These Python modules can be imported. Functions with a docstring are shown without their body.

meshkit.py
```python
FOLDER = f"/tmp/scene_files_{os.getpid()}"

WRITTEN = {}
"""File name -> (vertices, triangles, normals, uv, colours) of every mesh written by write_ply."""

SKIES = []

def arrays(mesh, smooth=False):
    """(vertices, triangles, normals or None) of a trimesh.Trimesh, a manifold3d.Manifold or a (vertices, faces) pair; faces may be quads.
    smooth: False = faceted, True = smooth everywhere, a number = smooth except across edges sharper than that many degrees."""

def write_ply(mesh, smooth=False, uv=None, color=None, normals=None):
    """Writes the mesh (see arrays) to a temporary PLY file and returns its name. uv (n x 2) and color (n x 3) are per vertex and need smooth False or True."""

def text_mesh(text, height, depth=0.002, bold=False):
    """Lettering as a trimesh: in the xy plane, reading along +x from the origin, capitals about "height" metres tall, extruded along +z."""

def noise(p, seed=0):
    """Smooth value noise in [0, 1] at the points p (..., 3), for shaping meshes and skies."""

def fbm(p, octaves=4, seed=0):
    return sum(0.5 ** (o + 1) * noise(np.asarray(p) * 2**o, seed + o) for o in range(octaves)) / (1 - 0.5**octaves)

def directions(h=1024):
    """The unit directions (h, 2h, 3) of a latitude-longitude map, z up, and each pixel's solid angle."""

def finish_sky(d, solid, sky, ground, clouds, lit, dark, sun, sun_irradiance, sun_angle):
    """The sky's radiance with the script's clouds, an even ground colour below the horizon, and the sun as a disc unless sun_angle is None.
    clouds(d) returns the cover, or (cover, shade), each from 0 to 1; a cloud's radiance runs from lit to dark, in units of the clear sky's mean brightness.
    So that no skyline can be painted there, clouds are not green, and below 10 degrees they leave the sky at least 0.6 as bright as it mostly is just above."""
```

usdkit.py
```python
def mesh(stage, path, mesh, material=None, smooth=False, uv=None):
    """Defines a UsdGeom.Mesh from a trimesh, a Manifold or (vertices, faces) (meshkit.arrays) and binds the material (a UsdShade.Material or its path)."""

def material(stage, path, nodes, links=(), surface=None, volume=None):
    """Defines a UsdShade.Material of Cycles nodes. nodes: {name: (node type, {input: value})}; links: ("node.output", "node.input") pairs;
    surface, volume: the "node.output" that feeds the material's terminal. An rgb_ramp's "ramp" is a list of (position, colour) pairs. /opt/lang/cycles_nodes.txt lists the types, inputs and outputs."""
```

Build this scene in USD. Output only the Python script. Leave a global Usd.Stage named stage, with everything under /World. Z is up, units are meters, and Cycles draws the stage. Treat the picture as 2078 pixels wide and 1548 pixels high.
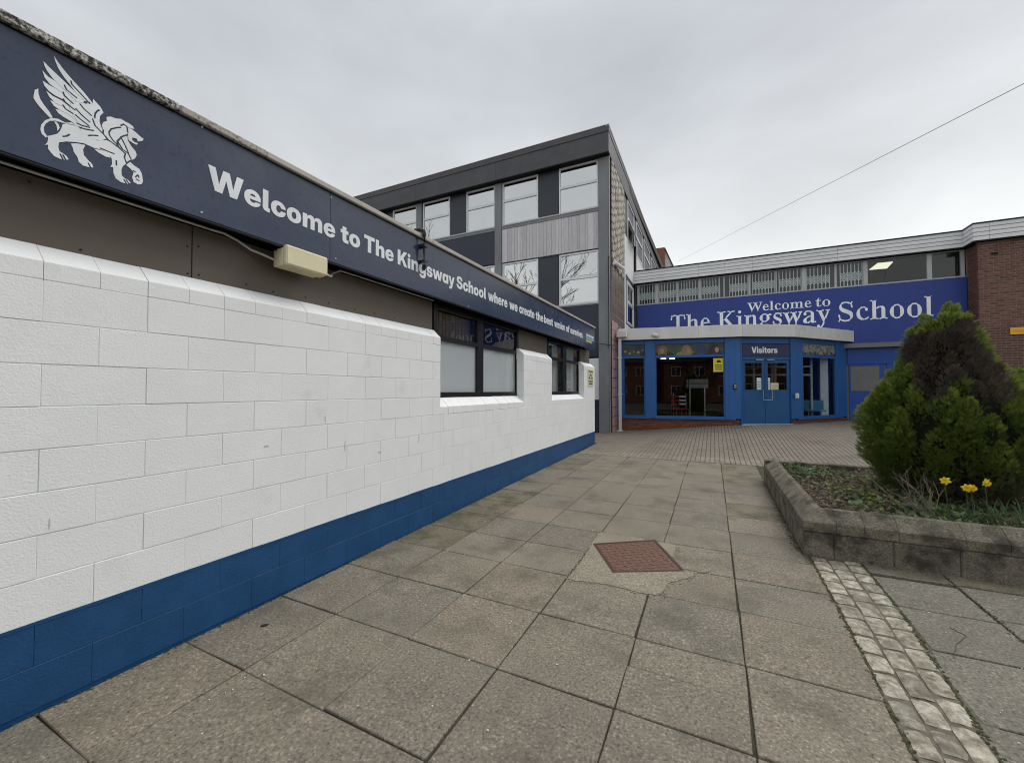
import math, random
import numpy as np, trimesh
import usdkit, meshkit
from pxr import Usd, UsdGeom, UsdLux, UsdShade, Gf, Sdf
from shapely.geometry import Polygon, LineString, box as sbox
from shapely.ops import unary_union
from shapely import affinity

stage = Usd.Stage.CreateInMemory()
UsdGeom.SetStageUpAxis(stage, "Z")
UsdGeom.SetStageMetersPerUnit(stage, 1.0)
UsdGeom.Xform.Define(stage, "/World")
UsdGeom.Scope.Define(stage, "/World/Looks")

# ------------------------------------------------------------------ camera
FPX, YAW, PITCH, EYE = 833.08, math.radians(26.2057), math.radians(1.2827), 1.488
cam = UsdGeom.Camera.Define(stage, "/World/camera")
cam.CreateHorizontalApertureAttr(36.0)
cam.CreateVerticalApertureAttr(36.0 * 762 / 1024)
cam.CreateFocalLengthAttr(36.0 * FPX / 2078)
cam.CreateClippingRangeAttr(Gf.Vec2f(0.05, 5000))
cam.CreateExposureAttr(0.34)
x_ = UsdGeom.Xformable(cam)
x_.AddTranslateOp().Set((0, 0, EYE))
x_.AddRotateXYZOp().Set((90 + math.degrees(PITCH), 0, math.degrees(YAW)))

# ------------------------------------------------------------------ sky and sun
SUN_EL, SUN_AZ = math.radians(50), math.radians(35)      # azimuth from +Y towards +X
_sd = np.array([math.sin(SUN_AZ) * math.cos(SUN_EL), math.cos(SUN_AZ) * math.cos(SUN_EL), math.sin(SUN_EL)])
usdkit.material(stage, "/World/Looks/overcast_sky", {
    "sky": ("sky_texture", {"sky_type": "single_scattering", "sun_disc": False, "sun_elevation": SUN_EL, "sun_rotation": SUN_AZ, "altitude": 60.0, "aerosol_density": 2.0}),
    "tc": ("texture_coordinate", {}),
    "sep": ("separate_xyz", {}),
    "mz": ("map_range", {"from_min": -1.0, "from_max": 1.0, "to_min": 0.0, "to_max": 1.0}),
    "grad": ("rgb_ramp", {"ramp": [(0.0,(1.1,1.1,1.08)),(0.5,(1.28,1.28,1.25)),(0.57,(1.10,1.11,1.09)),(0.66,(0.86,0.88,0.88)),(0.80,(0.66,0.69,0.73)),(0.86,(0.72,0.75,0.80)),(1.0,(1.5,1.53,1.58))]}),
    "map": ("mapping", {"scale": (1.0, 1.0, 2.2)}),
    "n": ("noise_texture", {"scale": 1.7, "detail": 5.0, "roughness": 0.5, "distortion": 0.3}),
    "nr": ("map_range", {"from_min": 0.3, "from_max": 0.7, "to_min": 0.80, "to_max": 1.13}),
    "cl": ("vector_math", {"math_type": "scale"}),
    "gain": ("vector_math", {"math_type": "scale", "scale": 7.4}),
    "mix": ("mix", {"mix_type": "mix", "fac": 0.93}),
    "bg": ("background_shader", {"strength": 0.1}),
}, [("tc.generated", "sep.vector"), ("sep.z", "mz.value"), ("mz.result", "grad.fac"), ("tc.generated", "map.vector"), ("map.vector", "n.vector"), ("n.fac", "nr.value"),
    ("grad.color", "cl.vector1"), ("nr.result", "cl.scale"), ("cl.vector", "gain.vector1"),
    ("sky.color", "mix.color1"), ("gain.vector", "mix.color2"), ("mix.color", "bg.color")], surface="bg.background")
dome = UsdLux.DomeLight.Define(stage, "/World/sky")
UsdShade.MaterialBindingAPI.Apply(dome.GetPrim()).Bind(UsdShade.Material.Get(stage, "/World/Looks/overcast_sky"))
dome.GetPrim().SetCustomDataByKey("kind", "structure")
sun = UsdLux.DistantLight.Define(stage, "/World/sun")
sun.CreateNormalizeAttr(True)
sun.CreateIntensityAttr(0.4)
sun.CreateAngleAttr(40.0)
sun.CreateColorAttr(Gf.Vec3f(1.0, 0.97, 0.93))
_q = Gf.Rotation(Gf.Vec3d(0, 0, 1), Gf.Vec3d(*_sd))
UsdGeom.Xformable(sun).AddTransformOp().Set(Gf.Matrix4d().SetRotate(_q))

# ------------------------------------------------------------------ helpers
rng = random.Random(7)
nrg = np.random.default_rng(7)
COUNT, BASE = {}, {}


def numbered(parent, name):
    n = COUNT[(parent, name)] = COUNT.get((parent, name), -1) + 1
    return name if n == 0 else f"{name}_{n:03d}"


def tag(path, label=None, cat=None, group=None, kind=None):
    p = stage.GetPrimAtPath(path)
    for k, v in (("label", label), ("category", cat), ("group", group), ("kind", kind)):
        if v:
            p.SetCustomDataByKey(k, v)
    return path


def thing(name, label=None, cat=None, base=(0, 0, 0), group=None, kind=None):
    path = "/World/" + numbered("/World", name)
    UsdGeom.Xform.Define(stage, path).AddTranslateOp().Set(tuple(float(v) for v in base))
    BASE[path] = np.array(base, float)
    return tag(path, label, cat, group, kind)


def obj(name, mesh, mat, parent="/World", label=None, cat=None, group=None, kind=None, smooth=False):
    if isinstance(mesh, list):
        mesh = join(mesh)
    if hasattr(mesh, "vertices"):
        mesh = (np.array(mesh.vertices), np.array(mesh.faces))
    v, f = np.asarray(mesh[0], float), np.asarray(mesh[1], int)
    root = "/".join(parent.split("/")[:3])
    if root in BASE:
        v = v - BASE[root]
    path = parent + "/" + numbered(parent, name)
    usdkit.mesh(stage, path, (v, f), "/World/Looks/" + mat, smooth=smooth)
    return tag(path, label, cat, group, kind)


def join(ms):
    vs, fs, n = [], [], 0
    for m in ms:
        if hasattr(m, "vertices"):
            m = (m.vertices, m.faces)
        v, f = np.asarray(m[0], float), np.asarray(m[1], int)
        if f.shape[1] == 4:
            f = np.vstack([f[:, [0, 1, 2]], f[:, [0, 2, 3]]])
        vs.append(v); fs.append(f + n); n += len(v)
    return np.vstack(vs), np.vstack(fs)


def _template():
    pts = []
    for sx in (-1, 1):
        for sy in (-1, 1):
            for sz in (-1, 1):
                for a in range(3):
                    pts.append([s * (1 if k == a else .8) for k, s in enumerate((sx, sy, sz))])
    pts = np.array(pts)
    h = trimesh.convex.convex_hull(pts)
    idx = [int(np.argmin(np.linalg.norm(pts - v, axis=1))) for v in h.vertices]
    f = np.array([[idx[i] for i in t] for t in h.faces])
    full = np.abs(pts) > .9
    return np.sign(pts), full, f


_SG, _FULL, _BF = _template()


def bev(x0, x1, y0, y1, z0, z1, b=.004):
    lo, hi = np.minimum((x0, y0, z0), (x1, y1, z1)), np.maximum((x0, y0, z0), (x1, y1, z1))
    c, h = (lo + hi) / 2, (hi - lo) / 2
    b = min(b, h.min() * .6)
    return c + _SG * np.where(_FULL, h, h - b), _BF


BOXF = np.array([[0, 2, 3], [0, 3, 1], [4, 5, 7], [4, 7, 6], [0, 1, 5], [0, 5, 4], [2, 6, 7], [2, 7, 3], [0, 4, 6], [0, 6, 2], [1, 3, 7], [1, 7, 5]])


def bx(x0, x1, y0, y1, z0, z1):
    lo, hi = np.minimum((x0, y0, z0), (x1, y1, z1)), np.maximum((x0, y0, z0), (x1, y1, z1))
    return np.array([[(lo, hi)[i][0], (lo, hi)[j][1], (lo, hi)[k][2]] for i in (0, 1) for j in (0, 1) for k in (0, 1)]), BOXF


def tube(points, r, n=8, caps=True):
    p = np.asarray(points, float)
    r = np.broadcast_to(np.asarray(r, float), (len(p),))
    t = np.gradient(p, axis=0)
    t /= np.linalg.norm(t, axis=1, keepdims=True) + 1e-12
    ref = np.array([0, 0, 1.0]) if abs(t[0][2]) < .9 else np.array([1.0, 0, 0])
    vs = []
    for i in range(len(p)):
        a = np.cross(t[i], ref); a /= np.linalg.norm(a) + 1e-12
        b = np.cross(t[i], a); ref = -np.cross(t[i], a) if False else ref
        for k in range(n):
            w = 2 * math.pi * k / n
            vs.append(p[i] + r[i] * (math.cos(w) * a + math.sin(w) * b))
    fs = []
    for i in range(len(p) - 1):
        for k in range(n):
            q = (k + 1) % n
            fs += [[i * n + k, i * n + q, (i + 1) * n + q], [i * n + k, (i + 1) * n + q, (i + 1) * n + k]]
    if caps:
        for e in (0, len(p) - 1):
            c = len(vs); vs.append(p[e])
            for k in range(n):
                q = (k + 1) % n
                fs.append([c, e * n + q, e * n + k] if e == 0 else [c, e * n + k, e * n + q])
    return np.array(vs), np.array(fs)


def rays(px, py):
    F = np.array([-math.sin(YAW) * math.cos(PITCH), math.cos(YAW) * math.cos(PITCH), math.sin(PITCH)])
    R = np.array([math.cos(YAW), math.sin(YAW), 0.0])
    return F + (px - 1039) / FPX * R - (py - 774) / FPX * np.cross(R, F)


def at(px, py, X=None, Y=None, Z=None):
    """the point of the plane X, Y or Z = constant that the photograph shows at this pixel (survey of the place)"""
    d = rays(px, py)
    t = X / d[0] if X is not None else Y / d[1] if Y is not None else (Z - EYE) / d[2]
    return t * d + np.array([0, 0, EYE])


class Fac:
    """a vertical plane: s along it, d outwards, z up"""
    def __init__(self, o, u):
        self.o = np.array(o, float); self.u = np.array(u, float) / np.linalg.norm(u)
        self.n = np.array([self.u[1], -self.u[0]])

    def tr(self, m):
        v, f = m if not hasattr(m, "vertices") else (np.array(m.vertices), np.array(m.faces))
        v = np.asarray(v, float)
        w = self.o + v[:, :1] * self.u + v[:, 1:2] * self.n
        f = np.asarray(f)
        return np.c_[w, v[:, 2]], f[:, ::-1]      # (s, d, z) is left handed

    def b(self, s0, s1, d0, d1, z0, z1, bevel=.003):
        return self.tr(bev(s0, s1, d0, d1, z0, z1, bevel) if bevel else bx(s0, s1, d0, d1, z0, z1))

    def S(self, px, py, d=0):
        r = rays(px, py); o = self.o + d * self.n
        t = (self.n @ o) / (self.n @ r[:2])
        p = t * r
        return float((p[:2] - o) @ self.u), float(p[2] + EYE)

    def prism(self, poly, s0, s1):
        """poly: (d, z) outline swept along s"""
        g = Polygon(poly)
        m = trimesh.creation.extrude_polygon(g, s1 - s0, engine="earcut")
        v = np.array(m.vertices)
        return self.tr((np.c_[v[:, 2] + s0, v[:, 0], v[:, 1]], np.array(m.faces)))

    def plate(self, shape, d0, d1):
        """shape: shapely (s, z) polygon(s), thickness d0..d1"""
        out = []
        for g in getattr(shape, "geoms", [shape]):
            if g.is_empty or g.area < 1e-7 or g.geom_type != "Polygon":
                continue
            m = trimesh.creation.extrude_polygon(g, abs(d1 - d0), engine="earcut")
            v = np.array(m.vertices)
            out.append(self.tr((np.c_[v[:, 0], v[:, 2] + min(d0, d1), v[:, 1]], np.array(m.faces)[:, ::-1])))
        return join(out)


def flip(m):
    return m[0], np.asarray(m[1])[:, ::-1]


def sm(a, b, x):
    t = np.clip((np.asarray(x, float) - a) / (b - a), 0, 1)
    return t * t * (3 - 2 * t)


def gh(x, y):
    """height of the paved ground: a gentle fall towards the camera, and the ramp up to the entrance"""
    x, y = np.asarray(x, float), np.asarray(y, float)
    return .0105 * np.clip(y, -4, 40) - .007 + .25 * sm(-2.9, 1.2, x) * sm(8.9, 14.8, y) + .03 * sm(9, 13, y)


# ------------------------------------------------------------------ lettering (outlines in thousandths of an em)
def glyphs(s):
    out = {}
    for rec in s.split(";"):
        ch, rest = rec[0], rec[1:]
        adv, _, body = rest.partition(":")
        polys = []
        for p in body.split("|"):
            rr = [[tuple(int(c) for c in q.split(",")) for q in r.split(" ")] for r in p.split("/")]
            polys.append(Polygon(rr[0], rr[1:]).buffer(0))
        out[ch] = (int(adv), unary_union(polys))
    return out
SANS=""".269:41,68 39,104 60,151 85,172 119,184 167,180 197,163 218,138 231,104 226,56 210,26 184,5 150,-7 102,-3 73,13 51,39;K715:54,0 46,4 42,12 45,723 54,727 219,727 229,722 231,427 235,422 249,432 480,725 685,724 689,711 675,692 446,413 699,26 705,13 702,4 693,0 497,2 321,281 231,178 227,4;S673:31,230 42,242 203,242 211,235 224,191 251,163 272,150 316,138 365,139 409,150 441,174 454,200 450,232 424,257 366,281 246,304 182,324 122,356 79,399 59,436 46,484 50,558 71,612 104,657 130,679 186,711 250,731 301,738 376,738 458,723 498,707 541,681 583,639 619,562 623,511 615,501 458,501 451,506 438,540 418,564 389,580 361,588 315,588 276,576 244,549 235,530 235,507 243,491 268,470 307,454 446,427 510,407 570,375 614,330 630,298 642,249 638,173 613,107 596,82 551,40 471,4 384,-11 293,-11 238,-4 183,12 126,40 79,84 43,152;T650:230,564 23,569 19,577 19,716 28,726 619,727 629,722 631,577 626,568 419,562 419,8 414,-2 243,-4 231,5;V738:7,709 7,720 16,727 200,727 210,722 296,451 366,203 374,191 381,196 439,417 532,722 542,727 721,727 731,722 730,702 503,14 495,2 257,0 247,5;W1027:197,3 5,720 15,727 196,727 206,722 273,423 300,269 309,257 315,261 343,400 421,722 430,727 602,725 611,708 665,481 712,257 718,253 727,273 750,408 821,722 831,727 1017,724 1021,715 1015,684 832,4 823,0 633,0 623,5 527,381 519,431 513,435 508,431 403,5 393,0;a615:26,214 23,295 47,391 85,453 117,485 150,506 196,523 269,527 334,506 361,488 388,460 392,464 393,506 401,515 561,515 572,509 573,12 567,1 397,1 389,10 388,55 384,59 345,19 313,1 167,1 105,39 67,84 35,156/208,224 231,164 260,139 288,131 311,131 344,143 376,175 396,235 396,285 376,340 344,372 312,384 273,381 248,369 224,340 212,308;b619:220,1 50,4 46,12 46,717 57,727 221,727 231,715 232,462 241,463 281,503 314,519 351,527 424,523 469,506 504,483 535,453 552,427 580,367 596,279 588,177 572,124 540,69 497,25 459,4 399,-11 351,-11 315,-4 269,21 232,63 227,58 227,10/223,236 243,175 276,143 307,131 330,131 375,151 400,187 412,231 408,304 384,356 363,373 331,385 307,384 275,372 243,341 235,324 223,285;c573:31,179 23,290 27,316 43,372 63,411 111,467 140,488 200,515 255,527 329,527 410,507 443,490 492,453 526,407 546,354 550,319 541,308 388,308 379,313 365,347 348,368 327,381 285,385 252,372 220,332 208,292 208,223 224,175 261,139 285,131 307,131 340,143 365,167 378,205 387,211 538,212 549,204 550,174 542,141 500,70 449,28 373,-4 326,-11 263,-11 202,1 147,24 89,70 59,112;e577:26,222 23,287 35,346 55,396 79,431 120,473 147,491 214,519 259,527 318,527 378,515 419,499 462,471 496,438 522,399 542,351 554,295 554,226 544,216 201,214 204,180 224,144 245,127 281,115 319,115 347,124 364,132 395,165 535,165 545,159 546,141 530,104 489,56 410,9 326,-11 263,-11 202,1 154,20 119,44 81,82 55,120 35,168/204,324 208,319 380,319 385,334 372,360 340,388 312,396 277,396 236,379 216,359;f412:20,377 8,388 9,508 19,515 103,517 108,616 128,665 143,685 186,711 254,727 389,723 390,594 381,589 311,584 289,558 291,516 381,515 390,510 392,389 383,377 289,373 288,12 283,2 116,0 106,5 104,373;g615:31,184 23,299 43,383 81,449 116,485 143,503 196,523 269,527 338,503 388,457 392,460 393,506 401,515 561,515 572,509 573,-2 569,-31 557,-76 537,-116 503,-154 465,-180 413,-199 373,-207 263,-211 182,-195 147,-180 109,-154 83,-124 63,-87 52,-52 56,-41 215,-39 257,-77 285,-85 339,-80 356,-72 376,-52 388,-28 392,75 382,76 369,55 342,32 293,12 220,8 167,20 111,52 79,84 43,147/208,236 228,183 252,158 285,146 315,146 340,155 376,187 396,235 396,300 376,348 352,372 316,388 285,388 252,376 228,352 212,316;h612:219,0 50,4 46,12 46,717 57,727 221,727 231,715 232,450 241,451 280,494 317,514 366,527 418,527 455,519 497,498 529,466 549,429 561,396 569,344 569,10 557,0 397,0 387,4 385,303 381,324 364,352 348,365 323,373 293,373 264,361 244,341 231,304 229,5;i273:41,625 39,662 56,701 82,722 119,734 154,734 192,722 217,701 234,662 234,631 217,592 192,570 154,558 119,558 81,571 56,592|220,0 50,4 46,12 47,507 58,515 222,515 231,503 230,9;l304:46,715 50,723 58,727 220,727 230,718 231,158 244,139 280,134 288,126 288,11 280,1 197,0 124,16 99,29 73,55 51,102 46,129;m915:219,0 50,4 46,12 46,503 52,514 216,514 223,506 223,442 228,437 254,472 289,503 338,523 400,527 470,502 500,476 528,433 574,488 613,511 670,527 718,527 763,515 796,499 827,472 845,446 861,409 869,367 869,12 863,1 697,0 687,5 685,323 672,352 652,372 630,381 600,381 571,368 558,355 542,316 540,5 530,0 375,2 369,12 369,320 357,352 337,372 315,381 286,381 260,369 244,352 231,319 229,6;n612:219,0 50,4 46,12 49,511 58,515 220,514 227,506 227,449 231,445 293,503 329,519 365,527 439,523 475,511 499,496 537,453 553,421 565,376 569,344 567,4 557,0 397,0 387,5 385,303 381,324 364,352 348,365 323,373 293,373 264,361 244,341 231,304 229,5;o600:31,179 23,290 31,335 43,372 75,427 116,469 143,487 182,507 238,523 268,527 362,523 418,507 457,487 488,465 537,408 557,368 573,312 577,275 573,204 557,147 533,99 484,46 457,28 418,9 362,-7 332,-12 238,-7 182,9 123,40 92,66 59,112/208,224 228,171 256,143 288,131 311,131 344,143 376,179 392,231 388,304 368,348 336,376 312,384 288,384 256,372 228,344 212,309;r408:219,0 50,4 46,12 48,510 58,515 216,514 223,506 223,449 228,445 246,472 282,503 328,515 395,513 400,503 397,374 389,369 312,369 287,361 255,337 235,301 231,284 229,5;s546:36,104 22,163 32,169 190,169 221,128 258,112 312,116 329,124 342,142 342,159 317,180 141,216 96,237 56,273 43,294 31,334 31,381 52,439 100,487 140,507 200,523 233,527 334,523 394,507 434,487 491,430 511,368 511,354 502,346 355,347 322,391 292,404 241,400 221,387 212,373 213,356 245,331 381,307 437,291 477,271 513,231 527,186 527,147 515,106 496,74 464,42 438,24 378,1 314,-11 243,-11 176,1 116,24 74,54;t404:20,377 8,388 8,507 19,515 95,518 100,654 108,658 277,654 282,517 374,515 384,506 382,381 373,377 285,377 281,372 281,161 294,143 307,139 374,138 383,133 381,4 248,0 219,4 174,16 127,47 109,78 96,124 96,374;u612:46,159 50,512 58,515 219,515 228,511 231,203 256,158 292,142 322,142 352,155 368,171 385,215 387,510 397,515 566,512 569,503 566,4 396,1 389,10 388,70 384,74 323,13 286,-3 249,-11 197,-11 160,-3 131,9 101,31 63,90;v581:7,498 7,509 16,515 189,512 285,191 292,186 300,192 393,512 402,515 563,515 572,511 575,502 569,479 393,3 196,0 187,4;w862:160,2 5,508 15,515 180,515 190,511 242,304 258,215 266,199 273,203 350,511 359,515 505,514 523,471 585,211 593,199 600,203 627,350 667,511 677,515 851,513 856,502 846,464 703,5 693,0 515,3 466,160 438,270 430,278 423,274 396,164 345,4 337,0;y581:196,3 5,508 15,515 179,515 188,512 277,222 289,199 296,203 327,317 392,512 562,515 573,507 573,495 353,-87 311,-157 285,-179 259,-192 209,-204 72,-204 62,-196 64,-71 72,-65 150,-65 171,-57 188,-28"""
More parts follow.
